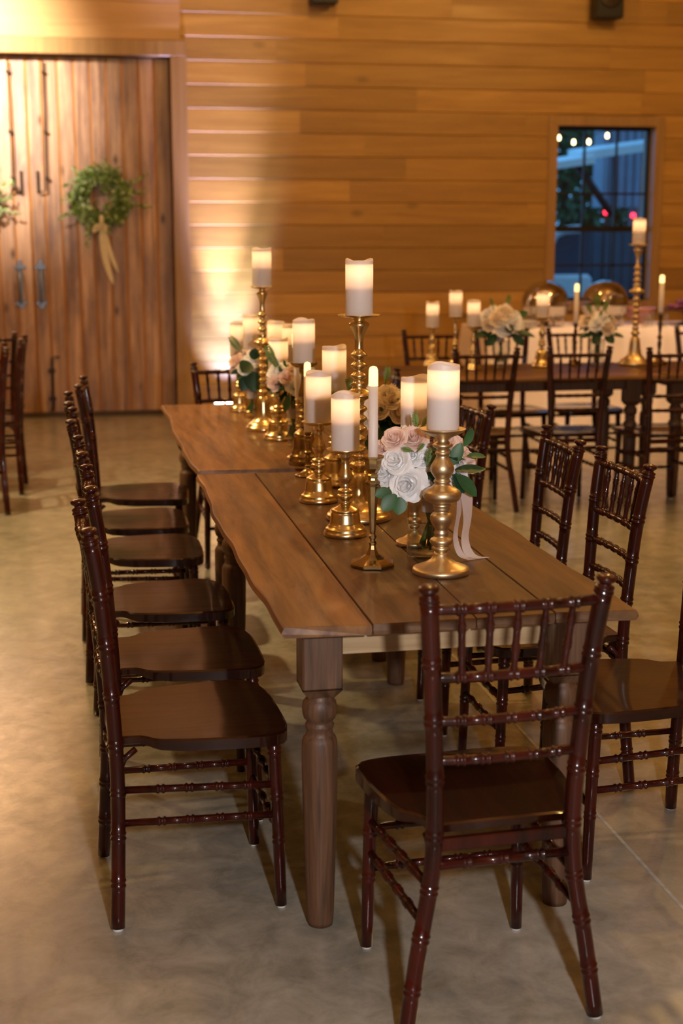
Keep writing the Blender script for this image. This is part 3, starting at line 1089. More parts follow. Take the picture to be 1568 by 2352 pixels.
# bell foot brass
PR['bell'] = [(.056, 0), (.0605, .002), (.0612, .008), (.060, .012), (.0555, .015), (.0565, .019), (.055, .023), (.050, .025), (.0490, .029), (.0455, .032), (.0425, .040), (.0400, .060), (.0375, .066), (.036, .068), (.0395, .070), (.0395, .073), (.034, .077), (.022, .083), (.0150, .088), (.0150, .091), (.0175, .093), (.0120, .096), (.0115, .100), (.0165, .104), (.0235, .109), (.0245, .113), (.0200, .117), (.0165, .119), (.0185, .122), (.0225, .126), (.0200, .130), (.0135, .134), (.0120, .138), (.0165, .141), (.0125, .144), (.0145, .150), (.0200, .160), (.0215, .167), (.0195, .175), (.0140, .188), (.0110, .200), (.0105, .212), (.0120, .216), (.0165, .219), (.0180, .223), (.0175, .230), (.0185, .232), (.034, .2335), (.0475, .2385), (.0530, .2445), (.0515, .245), (.045, .2412), (.001, .2405)]
# tall stick: bell foot, ringed column, flange, plate
_tall = [(.090, 0), (.0955, .003), (.0960, .012), (.092, .018), (.085, .022), (.084, .028), (.066, .036), (.050, .048), (.042, .062), (.037, .085), (.034, .110), (.031, .132), (.024, .140), (.018, .146), (.018, .150), (.027, .156), (.029, .162), (.024, .168), (.017, .174), (.017, .180), (.024, .186), (.017, .192)]
z = .200
while z < .345:
    _tall += [(.014, z), (.0225, z + .007), (.0245, z + .011), (.0225, z + .015), (.014, z + .022)]
    z += .029
_tall += [(.017, .352), (.030, .358), (.046, .364), (.049, .370), (.036, .377), (.022, .384), (.018, .392), (.026, .398), (.016, .405)]
z = .412
while z < .485:
    _tall += [(.014, z), (.0225, z + .007), (.0250, z + .011), (.0225, z + .015), (.014, z + .022)]
    z += .030
_tall += [(.013, .505), (.012, .520), (.014, .536), (.020, .552), (.028, .566), (.0300, .572), (.026, .577), (.018, .580), (.016, .584), (.018, .587), (.034, .590), (.052, .593), (.0620, .5975), (.0615, .599), (.052, .5965), (.001, .596)]
PR['tall'] = _tall
PR['stick'] = [(.042, 0), (.0450, .002), (.0455, .007), (.043, .010), (.030, .016), (.016, .026), (.009, .040), (.0075, .046), (.011, .049), (.011, .052), (.0075, .055), (.0065, .060), (.0100, .080), (.0115, .092), (.0085, .102), (.0070, .106), (.0115, .112), (.0145, .118), (.0105, .124), (.0075, .128), (.0070, .135), (.0100, .160), (.0120, .176), (.0090, .186), (.0075, .190), (.0130, .196), (.0145, .200), (.0115, .204), (.0115, .214), (.0150, .220), (.0150, .222), (.0125, .2215), (.0120, .216), (.001, .215)]
PR['oct'] = [(.054, 0), (.0585, .003), (.0590, .008), (.056, .012), (.050, .014), (.032, .020), (.018, .030), (.0105, .044), (.0085, .054), (.0105, .058), (.0105, .061), (.0070, .064), (.0070, .070), (.0105, .073), (.0105, .078), (.0065, .083), (.0080, .090), (.0155, .205), (.0165, .210), (.0195, .213), (.0195, .217), (.0130, .222), (.0120, .227), (.0140, .230), (.0145, .234), (.0110, .238), (.0140, .242), (.0200, .252), (.0225, .265), (.0235, .273), (.0290, .279), (.0295, .2825), (.0270, .283), (.0145, .279), (.0140, .262), (.001, .262)]


def holder(kind, x, y, z, label, h=None, rs=1.0, m='brass', seg=40, group='brass candle holders', rot=0, parts=True):
    """foot, stem and candle plate of one candlestick"""
    p = PR[kind]
    H = p[-1][1]
    top = {'gold': .3625, 'bell': .2445, 'tall': .599, 'stick': .222, 'oct': .283}[kind]
    sz = (h / H) if h else 1.0
    cut = {'gold': (.056, .338), 'bell': (.088, .232), 'tall': (.146, .587), 'stick': (.046, .204), 'oct': (.083, .242)}[kind]
    P = [(r * rs, zz * sz) for r, zz in p]
    t = thing('candlestick', label, 'candlestick', (x, y, z), rot, group)

    def part(name, lo, hi, capb, capt):
        q = [(r, zz) for (r, zz), (r0, z0) in zip(P, p) if lo - 1e-9 <= z0 <= hi + 1e-9]
        if name == 'candle_cup': q = P[[i for i, a in enumerate(p) if abs(a[1] - lo) < 1e-9][0]:]
        mm = MB(); mm.lathe(q, (0, 0, 0), seg, True, .5, seg > 10)
        mm.build(name, M[m], t)
    part('foot', 0, cut[0], 1, 1)
    part('stem', cut[0], cut[1], 1, 1)
    part('candle_cup', cut[1], 9, 1, 1)
    return t, H * sz


def set_pillar(kind, x, y, z, hl, cl, h=None, rs=1.0, m='brass', grp=CANDLES, **kw):
    t, H = holder(kind, x, y, z, hl, h, rs, m, **kw)
    pillar(x, y, z + H + .0006, cl, grp)


set_pillar('gold', .887, 3.338, TZ, 'matte gold turned candlestick with stacked bulbs and wide plate, nearest on the table', 'ivory pillar candle on the nearest matte gold candlestick', m='gold_matte', seg=56)
t, H = holder('oct', .736, 3.445, TZ, 'dark brass eight-sided candlestick holding a slim taper, near the table front', m='antique', seg=8, rot=R(10))
taper(.736, 3.445, TZ + H + .0005, 'slim white taper candle in the dark eight-sided candlestick')
set_pillar('bell', .738, 3.820, TZ, 'polished brass bell-footed candlestick behind the slim eight-sided one', 'ivory pillar candle in front of the tallest candlestick, on a bell-footed holder')
set_pillar('bell', .751, 4.327, TZ, 'polished brass bell-footed candlestick, farther of the pair left of the tallest stick', 'ivory pillar candle with a small taper flame showing above it', h=.250)
set_pillar('tall', .820, 4.037, TZ, 'tallest brass candlestick with ringed column, on the near table', 'ivory pillar candle highest in the picture centre, on the tallest candlestick')
set_pillar('bell', .851, 4.598, TZ, 'brass candlestick half hidden behind the tallest stick on the near table', 'ivory pillar candle low behind the tallest candlestick, before the dark wall', h=.306, rs=.9)
set_pillar('bell', .817, 5.010, TZ2, 'brass candlestick with dark dish near the joint of the tables', 'ivory pillar candle on a dark dish, left of the tallest candlestick', h=.36, rs=.95, m='antique')
t, H = holder('stick', .795, 4.80, TZ, 'small brass taper stick hidden behind the bell-footed candlestick', h=.150, m='antique')
taper(.795, 4.80, TZ + H, 'taper candle whose glowing tip peeks above a pillar candle')
t, H = holder('stick', .817, 5.13, TZ2, 'slender brass taper stick on the farther table, near the joint', h=.215)
taper(.817, 5.13, TZ2 + H, 'leaning ivory taper candle before the white flowers of the farther table', tilt=(0, R(-3)))
set_pillar('bell', .813, 5.621, TZ2, 'bright brass bell-footed candlestick beside the stems of the white bouquet, farther table', 'ivory pillar candle just behind the white bouquet of the farther table', h=.250)
set_pillar('tall', .790, 5.909, TZ2, 'tall brass candlestick with ringed column on the farther table', 'ivory pillar candle highest on the farther table, against the lit wall', rs=.78)
set_pillar('bell', .763, 6.541, TZ2, 'small brass candlestick at the far left corner of the candle group', 'ivory pillar candle farthest left, before the bright wall glow', h=.255, rs=.75)
set_pillar('bell', .800, 6.340, TZ2, 'small brass candlestick second from the far end of the table', 'ivory pillar candle half hidden by the tall ringed column', h=.300, rs=.72)
set_pillar('bell', .925, 6.46, TZ2, 'brass candlestick at the far end, behind the pink roses', 'ivory pillar candle right of the tall ringed column at the far end', h=.262, rs=.75)
set_pillar('bell', .930, 6.030, TZ2, 'brass candlestick behind the white bouquet on the farther table', 'ivory pillar candle between the far column and the leaning taper', h=.275, rs=.75)
set_pillar('gold', .898, 3.665, TZ, 'matte gold candlestick hidden behind the glass vase of the nearest bouquet', 'ivory pillar candle just left of and behind the nearest one', h=.298, rs=.70, m='gold_matte')
BG = 'candles on the background table'
set_pillar('bell', 2.215, 8.620, TZ, 'brass candlestick first from the left on the background table', 'pillar candle first of three left of the background bouquet', h=.240, rs=.9, grp=BG)
set_pillar('bell', 2.335, 8.52, TZ, 'brass candlestick second from the left on the background table', 'pillar candle highest of the three left of the background bouquet', h=.31, rs=.8, grp=BG)
set_pillar('bell', 2.395, 8.33, TZ, 'brass candlestick third from the left on the background table', 'pillar candle third of three left of the background bouquet', h=.262, rs=.8, grp=BG)
set_pillar('bell', 2.864, 8.431, TZ, 'brass candlestick between the two background bouquets', 'pillar candle between the two background bouquets, before the left warming dish', h=.304, grp=BG)
t, H = holder('stick', 3.112, 8.52, TZ, 'dark taper stick beside the smaller background bouquet', h=.262, m='darkbrass')
taper(3.112, 8.52, TZ + H, 'lit taper candle left of the smaller background bouquet', r=.0155)
set_pillar('tall', 3.479, 8.45, TZ, 'tall gold ringed candlestick on the background table', 'pillar candle on the tall background candlestick, before the window', h=.745, rs=1.0, m='gold_matte', grp=BG)
t, H = holder('stick', 3.656, 8.48, TZ, 'dark taper stick at the right picture edge', h=.314, m='darkbrass', rs=1.2)
taper(3.656, 8.48, TZ + H, 'lit taper candle at the right picture edge', r=.0165)
COL.objects.unlink(core_o); bpy.data.objects.remove(core_o)

vt = thing('votive_holder', 'tiny amber glass votive right of the tall background candlestick', 'votive', (3.57, 8.36, TZ))
m = MB(); m.lathe([(.018, 0), (.026, .01), (.03, .03), (.029, .045), (.026, .045), (.024, .012), (.001, .01)], seg=20, cap=False); m.build('cup', M['brass'], vt)
m = MB(); m.lathe([(.02, .012), (.02, .03), (.004, .034)], seg=14); m.build('tealight', M['flame'], vt)

# ================================================================== FLOWERS


def rose_mesh(seed, open_=1.0, petals=26, ruffle=.12):
    """cupped, layered rose head of radius about 1"""
    rnd = random.Random(seed)
    mb = MB()
    for i in range(petals):
        f = i / (petals - 1)
        rad = .10 + .88 * f ** .85
        ang = i * 2.39996 + rnd.uniform(-.2, .2)
        span = (1.05 - .25 * f) * (1.0 if f > .25 else 1.3)
        hgt = .72 - .28 * f
        tilt = .12 + .75 * f * f * open_
        nu, nv = 6, 5
        vs = []
        w1, w2 = rnd.uniform(0, 6), rnd.uniform(-.04, .04)
        for v in range(nv + 1):
            t = v / nv
            for u in range(nu + 1):
                s = u / nu * 2 - 1
                a = ang + s * span * (.35 + .65 * math.sin(PI * (.12 + .62 * t)) )
                # profile: from base, cup out, up, lip curling outwards
                rr = rad * (.25 + .75 * math.sin(t * PI * .55)) * (1 - .10 * s * s) + tilt * .28 * t ** 3
                zz = -.42 + (hgt + .42) * t * (1 - .22 * f * t) - .18 * (s * s) * t - .22 * f * t ** 4
                rr += ruffle * .5 * t * math.sin(s * 3.2 + w1) * (.4 + f * .6) + w2
                zz += ruffle * .35 * t * math.sin(s * 4.1 + w1 * 2)
                vs.append((rr * math.cos(a), rr * math.sin(a), zz))
        fs = []
        for v in range(nv):
            for u in range(nu):
                q = v * (nu + 1) + u
                fs.append((q, q + 1, q + nu + 2, q + nu + 1))
        mb.add(vs, fs, rnd.random(), True)
    mb.lathe([(.05, -.62), (.2, -.5), (.42, -.36), (.3, -.1)], seg=12)
    return mb


ROSE = {}
for c_ in 'wcb':
    ROSE[c_] = []
    for s in range(2):
        me = rose_mesh(s * 7 + ord(c_), [1.0, .6][s], [26, 20][s], [.14, .08][s])
        o = me.build('rose', M['petal_' + c_])
        ROSE[c_].append(o.data)
        bpy.data.objects.remove(o)


def place_mesh(me, name, parent, loc, d, sc, spin=0.0):
    o = bpy.data.objects.new(name, me)
    COL.objects.link(o)
    o.parent = parent
    q = Vector((0, 0, 1)).rotation_difference(Vector(d).normalized())
    o.rotation_mode = 'QUATERNION'
    from mathutils import Quaternion
    o.rotation_quaternion = q @ Quaternion((0, 0, 1), spin)
    o.location = loc
    o.scale = (sc, sc, sc)
    return o


def fern(mb, base, d, up, ln, n=11):
    d = Vector(d).normalized()
    side = d.cross(Vector(up)).normalized()
    pts = [base + d * (ln * k / n) - Vector(up) * (.12 * ln * (k / n) ** 2) for k in range(n + 1)]
    mb.tube(pts, .0012, 5)
    for k in range(1, n + 1):
        w = ln * .24 * math.sin(PI * (.15 + .8 * (1 - k / (n + 1))))
        for s in (-1, 1):
            leaf_faces(mb, pts[k], side * s + d * .5, Vector(up), w, w * .42, .1, 3)


def bouquet(loc, roses, leaves, ferns, label, zlow, stems=10, ribbon=False, group='rose bouquets', seed=1, filler=30, R0=.12, tie=.06):
    """loc: centre of the head; roses: list (dx,dy,dz,r,colour,variant) relative to centre"""
    rnd = random.Random(seed)
    t = thing('rose_bouquet', label, 'flowers', loc, 0, group)
    for (dx, dy, dz, r, c_, v) in roses:
        p = Vector((dx, dy, dz))
        d = p - Vector((0, .0, -R0 * .75))
        if dy < 0: d.y -= .07
        place_mesh(ROSE[c_][v], 'rose', t, p, d, r * .98, rnd.uniform(0, 6))
    for (b, d, u, ln, w, mt) in leaves:
        m = MB(); leaf_faces(m, Vector(b), Vector(d), Vector(u), ln, w, .12, 7)
        m.build('leaf', M[mt], t)
    for (b, d, u, ln) in ferns:
        m = MB(); fern(m, Vector(b), d, u, ln); m.build('fern_frond', M['leafl'], t)
    m = MB()
    for k in range(filler):
        d = rv(rnd)
        if d.z < -.5: d.z *= -1
        p = Vector((d.x, d.y, d.z * .8)) * R0 * rnd.uniform(.55, .95)
        leaf_faces(m, p, d + rv(rnd) * .6, rv(rnd), rnd.uniform(.022, .045), rnd.uniform(.012, .02), .2, 3)
    m.build('filler_leaves', M['leafg'], t)
    m = MB()
    for k in range(filler):
        a = rnd.uniform(0, 2 * PI); el = rnd.uniform(-.55, .35)
        d = Vector((math.cos(a), math.sin(a), el))
        leaf_faces(m, d * R0 * .35 + Vector((0, 0, -.01)), d + rv(rnd) * .3, Vector((0, 0, 1)), rnd.uniform(.05, .075), rnd.uniform(.026, .04), .25, 4)
    m.build('foliage', M['leafd'], t)
    m = MB()
    for k in range(stems):
        a = 2 * PI * k / stems + rnd.uniform(-.2, .2)
        r2 = rnd.uniform(.012, .027)
        m.tube([(math.cos(a) * R0 * .4, math.sin(a) * R0 * .4, -.01), (math.cos(a) * .014, math.sin(a) * .014, -tie - .04), (-math.cos(a) * r2, -math.sin(a) * r2, zlow + rnd.uniform(.0, .012))], .0036, 6)
    m.build('stems', M['stem'], t)
    m = MB(); m.lathe([(.022, -tie - .055), (.0225, -tie - .03), (.021, -tie), (.028, -tie + .015)], seg=18, cap=False)
    m.build('ribbon_wrap', M['ribbon'], t)
    if ribbon:
        def strip(path, wdir, w, name):
            m = MB(); vs, fs = [], []
            pp = catmull(path, 5)
            for k, p in enumerate(pp):
                t_ = k / (len(pp) - 1)
                wd = Vector(wdir) * (w * (.8 + .2 * math.sin(t_ * 7)))
                tw = Vector((0, 0.006 * math.sin(t_ * 9), 0))
                vs += [p - wd + tw, p, p + wd - tw]
            for k in range(len(pp) - 1):
                a = 3 * k
                fs += [(a, a + 1, a + 4, a + 3), (a + 1, a + 2, a + 5, a + 4)]
            m.add(vs, fs, .5, True); m.build(name, M['ribbon'], t)
        strip(ribbon[0], (.9, .35, 0), .022, 'ribbon_tail')
        strip(ribbon[1], (.8, .5, 0), .017, 'ribbon_tail')
    return t


def vase(x, y, z, r, h, label, water=.55):
    t = thing('glass_vase', label, 'vase', (x, y, z), 0, 'clear glass vases')
    m = MB(); m.lathe([(.001, 0), (r * .9, 0), (r, .004), (r * .98, h * .5), (r * 1.03, h), (r * 1.03 - .002, h), (r * .98 - .002, h * .5), (r - .003, .012), (r * .8, .010), (.001, .010)], seg=36, cap=False)
    m.build('vessel', M['glass'], t)
    m = MB(); m.lathe([(.001, .0105), (r * .95 - .003, .0105), (r - .005, .014), (r - .0045, h * water), (.001, h * water)], seg=30, cap=False)
    m.build('water', M['glass'], t)
    return t


# nearest bouquet: large quartered rose, ranunculus, blush roses, big leaves, silk ribbon
C1 = Vector((.905, 3.525, 1.035))
vase(.885, 3.525, TZ, .040, .155, 'clear glass vase behind the matte gold candlestick, nearest on the table')
roses1 = [(-.084, -.095, -.065, .046, 'w', 0), (-.109, -.078, -.006, .040, 'w', 1), (-.132, -.050, -.040, .036, 'w', 0),
          (-.109, -.055, .046, .034, 'b', 0), (-.060, -.060, .045, .038, 'b', 0), (-.016, -.030, .048, .032, 'b', 1), (-.132, -.022, .022, .026, 'b', 1),
          (-.066, -.066, .004, .032, 'w', 1), (-.038, -.070, -.004, .030, 'w', 0), (-.020, -.070, -.030, .034, 'w', 1), (.025, -.055, .035, .036, 'b', 1),
          (.060, -.010, .022, .036, 'b', 0), (.092, -.010, -.022, .038, 'b', 0), (.068, -.030, -.038, .036, 'w', 0), (-.038, -.085, -.050, .030, 'w', 1),
          (.02, -.06, -.01, .038, 'w', 0), (.0, .01, .060, .040, 'c', 1), (.05, .04, .03, .042, 'c', 0), (-.06, .02, .045, .040, 'c', 1), (-.10, .02, .0, .040, 'w', 0), (.0, .06, .0, .045, 'w', 1), (.03, -.05, -.05, .034, 'w', 1)]
lv1 = [((-.115, -.105, -.088), (-.75, -.25, -.75), (-.2, -1, .3), .055, .038, 'leafg'),
       ((-.105, -.105, -.095), (-.15, -.3, -1), (0, -1, .3), .045, .040, 'leafg'),
       ((-.125, -.095, -.080), (-1, -.2, -.2), (-.2, -1, .3), .045, .030, 'leafg'),
       ((.036, -.082, -.022), (.35, -.1, .95), (-.25, -1, .2), .062, .032, 'leafg'),
       ((.030, -.075, -.028), (-.1, -.2, 1), (.2, -1, .2), .050, .030, 'leafd'),
       ((.080, -.030, .018), (.5, .0, .9), (.5, -1, .2), .052, .028, 'leafg'),
       ((.082, -.055, -.004), (1, -.3, .05), (0, -.7, 1), .048, .022, 'leafg'),
       ((.045, -.075, -.036), (1, -.2, .12), (0, -.7, 1), .075, .028, 'leafd'),
       ((.085, -.060, -.046), (1, -.2, .30), (0, -.7, 1), .045, .020, 'leafl'),
       ((.044, -.090, -.046), (.8, -.1, -.75), (.3, -1, .4), .080, .038, 'leafg'),
       ((.040, -.085, -.045), (.5, -.3, -.9), (.3, -1, .2), .055, .032, 'leafd'),
       ((-.045, -.105, -.040), (.8, -.4, -.1), (.1, -1, .5), .045, .022, 'leafd'),
       ((-.030, -.095, -.045), (.8, -.3, -.5), (.1, -1, .5), .045, .020, 'leafd'),
       ((-.03, .05, -.02), (-.9, .5, -.3), (0, 0, 1), .07, .035, 'leafd'),
       ((.04, .06, -.02), (.7, .8, -.2), (0, 0, 1), .07, .035, 'leafg')]
fn1 = [((-.048, -.040, .062), (-.1, -.1, 1), (0, -1, 0), .045), ((-.035, -.03, .065), (.5, -.1, .8), (0, -1, 0), .035),
       ((-.070, -.105, .020), (-.7, -.3, .25), (0, -1, .2), .034), ((-.062, -.105, .018), (.5, -.3, .7), (0, -1, .2), .028), ((-.035, -.10, -.02), (.15, -.2, 1), (0, -1, .2), .045), ((-.030, -.10, -.02), (.5, -.2, .8), (0, -1, .2), .035)]
rb = [[(.02, -.025, -.088), (.055, -.035, -.080), (.082, -.045, -.100), (.087, -.052, -.164), (.080, -.056, -.222), (.094, -.060, -.262), (.132, -.055, -.2738)],
      [(.02, -.02, -.08), (.050, -.03, -.066), (.068, -.04, -.090), (.066, -.045, -.15), (.056, -.05, -.215), (.070, -.056, -.262), (.098, -.068, -.2735)]]
bouquet(C1, roses1, lv1, fn1, 'bouquet of white and blush roses with broad green leaves, nearest on the table', -.255, 12, rb, seed=11, filler=34, R0=.105, tie=.10)

# second bouquet, behind the tallest stick
C2 = Vector((1.00, 4.52, 1.01))
vase(1.00, 4.52, TZ, .038, .15, 'clear glass vase behind the tallest candlestick')
rnd = random.Random(21)


def ball(n, Rr, cols, r0, r1, rnd, flat=.8, back=True):
    out = []
    for k in range(n):
        zz = 1 - 1.25 * (k + .5) / n
        a = k * 2.39996
        q = math.sqrt(max(0, 1 - zz * zz))
        out.append((q * math.cos(a) * Rr, q * math.sin(a) * Rr, zz * Rr * flat, rnd.uniform(r0, r1), cols[k % len(cols)], k % 2))
    return out


roses2 = ball(15, .088, 'cwcbc', .040, .052, rnd)
lv2 = [((-.02, -.08, -.04), (-.6, -.5, -.5), (0, -1, .4), .10, .05, 'leafd'), ((.03, -.09, -.04), (.4, -.6, -.3), (0, -1, .4), .10, .045, 'leafl'), ((.06, -.04, -.03), (.9, -.4, -.1), (0, -.5, 1), .09, .045, 'leafl'), ((.0, -.1, -.06), (.1, -.5, -1), (0, -1, 0), .10, .05, 'leafd'), ((-.08, -.02, .01), (-1, -.2, .1), (0, -.5, 1), .09, .045, 'leafl'), ((-.06, -.04, .05), (-.7, -.2, .6), (0, -1, 0), .07, .04, 'leafg')]
fn2 = [((-.10, -.02, .02), (-.9, -.2, .5), (0, -1, .2), .10), ((-.1, -.04, .0), (-1, -.3, .1), (0, -1, .4), .09), ((-.08, .0, .04), (-.5, 0, 1), (0, -1, .2), .08), ((.0, -.02, .09), (.2, 0, 1), (0, -1, 0), .06)]
bouquet(C2, roses2, lv2, fn2, 'bouquet of cream and peach roses right of the tallest candlestick', -.23, 10, seed=22, R0=.10, tie=.09)

# third bouquet, farther table
C3 = Vector((.848, 5.465, 1.015))
vase(.860, 5.44, TZ2, .040, .16, 'clear glass vase on the farther table near the joint')
roses3 = ball(17, .082, 'wwbcw', .034, .046, rnd)
lv3 = [((.02, -.08, -.05), (.1, -.5, -.8), (0, -1, 0), .075, .045, 'leafd'), ((-.03, -.08, -.04), (-.3, -.5, -1), (0, -1, 0), .07, .03, 'leafg'), ((.06, -.05, -.05), (.5, -.4, -.8), (0, -1, 0), .08, .04, 'leafd'), ((.08, -.03, .0), (1, -.2, .4), (0, -1, .5), .07, .035, 'leafl')]
fn3 = [((.0, -.06, .07), (.15, 0, 1), (0, -1, 0), .075), ((-.07, -.03, .06), (-.4, 0, 1), (0, -1, 0), .09), ((-.05, -.03, .05), (-.7, 0, .9), (0, -1, 0), .08)]
bouquet(C3, roses3, lv3, fn3, 'bouquet of white and blush flowers on the farther table, before the ringed column', -.22, 12, seed=31, R0=.095, tie=.085)

# fourth bouquet at the far end
C4 = Vector((.775, 6.16, 1.01))
vase(.80, 6.10, TZ2, .030, .15, 'slim glass vase at the far end of the farther table')
roses4 = ball(11, .075, 'bbwcb', .036, .048, rnd)
lv4 = [((-.02, -.085, .03), (-.3, -.4, -.3), (0, -1, .3), .07, .07, 'leafd'), ((.03, -.085, .03), (.5, -.4, -.2), (0, -1, .3), .06, .06, 'leafd'), ((.0, -.09, -.01), (-.1, -.4, -1), (0, -1, .0), .09, .08, 'leafd'), ((-.03, -.08, -.03), (-.4, -.3, -1), (0, -1, .0), .07, .06, 'leafd'), ((.03, -.08, -.03), (.4, -.3, -1), (0, -1, .0), .08, .06, 'leafd'), ((0, -.08, .04), (.1, -.2, 1), (0, -1, .2), .05, .05, 'leafd')]
fn4 = [((-.04, -.03, .06), (-.6, 0, .8), (0, -1, 0), .09), ((.04, -.03, .05), (.5, 0, .9), (0, -1, 0), .08)]
bouquet(C4, roses4, lv4, fn4, 'bouquet of pink roses with a large dark leaf at the far table end', -.20, 9, seed=41, R0=.085, tie=.08)

# background table bouquets
vase(2.60, 8.42, TZ, .045, .17, 'glass vase under the larger background bouquet')
r5 = ball(16, .105, 'wwcww', .048, .062, rnd)
lv5 = [((s * .07, -.06, -.05), (s, -.2, -.15), (0, -.6, 1), .13, .06, 'leafd') for s in (-1, 1)] + [((s * .05, -.07, -.06), (s * .6, -.3, -.6), (0, -1, .3), .10, .06, 'leafd') for s in (-1, 1)] + [((.08, 0, .03), (1, 0, .4), (0, -1, .3), .10, .05, 'leafg'), ((-.1, 0, -.03), (-1, 0, .0), (0, -.3, 1), .10, .05, 'leafd'), ((0.01, -.11, .0), (.1, -.3, -.5), (0, -1, .2), .06, .06, 'leafd')]
bouquet(Vector((2.595, 8.42, 1.035)), r5, lv5, [((.03, 0, .09), (.3, 0, 1), (0, -1, 0), .08), ((-.05, 0, .09), (-.3, 0, 1), (0, -1, 0), .06)], 'larger white bouquet with dark leaves on the background table', -.24, 10, seed=51, R0=.12)
vase(3.235, 8.46, TZ, .045, .17, 'glass vase under the smaller background bouquet')
r6 = ball(12, .085, 'ccwcc', .044, .056, rnd)
lv6 = [((s * .05, -.06, -.05), (s, -.2, -.1), (0, -.6, 1), .10, .05, 'leafd') for s in (-1, 1)] + [((s * .02, -.07, -.05), (s * .4, -.3, -.4), (0, -1, .3), .08, .06, 'leafd') for s in (-1, 1)]
bouquet(Vector((3.235, 8.46, 1.01)), r6, lv6, [((.0, 0, .07), (-.1, 0, 1), (0, -1, 0), .12), ((.03, 0, .06), (.3, 0, 1), (0, -1, 0), .09), ((-.04, 0, .06), (-.4, 0, 1), (0, -1, 0), .08)], 'smaller cream bouquet with upright green sprigs on the background table', -.22, 10, seed=61, R0=.10)

# ---- wreaths on the barn doors


def wreath(cx, cz, label, seed, Rm=.175):
    t = thing('leafy_wreath', label, 'wreath', (cx, DY - .045, cz), 0, 'leafy wreaths on the barn doors')
    rnd = random.Random(seed)
    m = MB()
    m.tube([(Rm * math.cos(a * PI / 12), .0, Rm * math.sin(a * PI / 12)) for a in range(25)], .012, 7)
    m.build('twig_ring', M['darkwood'], t)
    m, m2 = MB(), MB()
    for k in range(1150):
        a = rnd.uniform(0, 2 * PI)
        rr = Rm + rnd.gauss(0, .036)
        p = Vector((rr * math.cos(a), rnd.uniform(-.05, .02), rr * math.sin(a)))
        d = Vector((math.cos(a + 1.0), -.3, math.sin(a + 1.0))) + rv(rnd) * .9
        leaf_faces(m if rnd.random() < .55 else m2, p, d, rv(rnd) + Vector((0, -1, 0)), rnd.uniform(.04, .08), rnd.uniform(.022, .040), .2, 2)
    # side sprays
    for (a0, ln, n) in ((.45, .26, 22), (-.1, .25, 24), (.15, .20, 14), (2.3, .16, 14), (1.4, .14, 12), (3.6, .20, 18), (4.2, .26, 16), (3.2, .14, 10), (4.75, .2, 12), (1.0, .13, 10)):
        b = Vector((Rm * math.cos(a0), -.02, Rm * math.sin(a0)))
        d = Vector((math.cos(a0), -.1, math.sin(a0)))
        if a0 > 3.9: d = Vector((math.cos(a0) * .35, -.1, -1)).normalized()
        if a0 == -.1: d = Vector((1, -.1, -.25)).normalized()
        if a0 == .45: d = Vector((1, -.1, .5)).normalized()
        for k in range(n):
            q = b + d * (ln * k / n)
            leaf_faces(m if k % 2 else m2, q, d + rv(rnd) * .9, Vector((0, -1, 0)), rnd.uniform(.03, .055), .018, .2, 2)
        (m2).tube([b, b + d * ln], .003, 5)
    m.build('dark_leaves', M['leafl'], t)
    m2.build('light_leaves', translucent('sage_leaf_%d' % seed, (.42, .55, .28), .3, .5, .35, 12), t)
    m = MB()
    bz = -Rm - .02
    m.tube([(0, -.06, -Rm + .03), (.0, -.075, -Rm - .01), (0, -.07, bz - .04)], [.02, .022, .014], 10)
    for s in (-1, 1):
        m.tube(catmull([(0, -.07, bz - .02), (s * .045 - .01, -.08, bz - .04), (s * .05 - .02, -.075, bz - .085), (0, -.07, bz - .035)], 4), .011, 8)
    m.build('ribbon_bow', M['ribbon2'], t)
    for (dx, ln, w) in ((-.005, .50, .024), (.055, .40, .018)):
        mm = MB(); vs, fs = [], []
        for k in range(15):
            u = k / 14
            x = dx * (u ** .5) + .10 * u * u * (.9 if dx < 0 else .75)
            hw = w * (.35 + .9 * math.sin(PI * min(1, .12 + u * .75))) * (1 if u < .9 else (1 - u) * 8 + .15)
            zc = bz - .03 - ln * u
            y = -.055 + .02 * u
            vs += [(x - hw, y, zc), (x - hw * .3, y - .012, zc), (x + hw * .3, y - .002, zc), (x + hw, y - .01, zc)]
        for k in range(14):
            for j in range(3):
                a = 4 * k + j
                fs.append((a, a + 1, a + 5, a + 4))
        mm.add(vs, fs, .5, True)
        mm.build('ribbon_tail', M['ribbon2'], t)


M['ribbon2'] = translucent('cream_silk_ribbon', (.86, .78, .60), .2, .5, .05)
wreath(.303, 1.855, 'round green leafy wreath with a cream ribbon on the right barn door', 3)
wreath(-.80, 1.80, 'green leafy wreath on the left barn door, only its tips at the picture edge', 4)

# ================================================================== BUFFET TABLE
bx0, bx1, by0, by1, bz = 3.33, 6.6, 11.10, 11.95, .80
bt = thing('buffet_table', 'long buffet table under a floor-length cream cloth, below the window', 'table', (bx0, by0, 0))
m = MB(); m.box(.03, bx1 - bx0 - .03, .03, by1 - by0 - .03, bz - .03, bz - .004); m.build('tabletop', M['darkwood'], bt)
for px in (.1, bx1 - bx0 - .1):
    for py in (.1, by1 - by0 - .1):
        m = MB(); m.tube([(px, py, 0), (px, py, bz - .03)], .02, 8); m.build('leg', M['black'], bt)
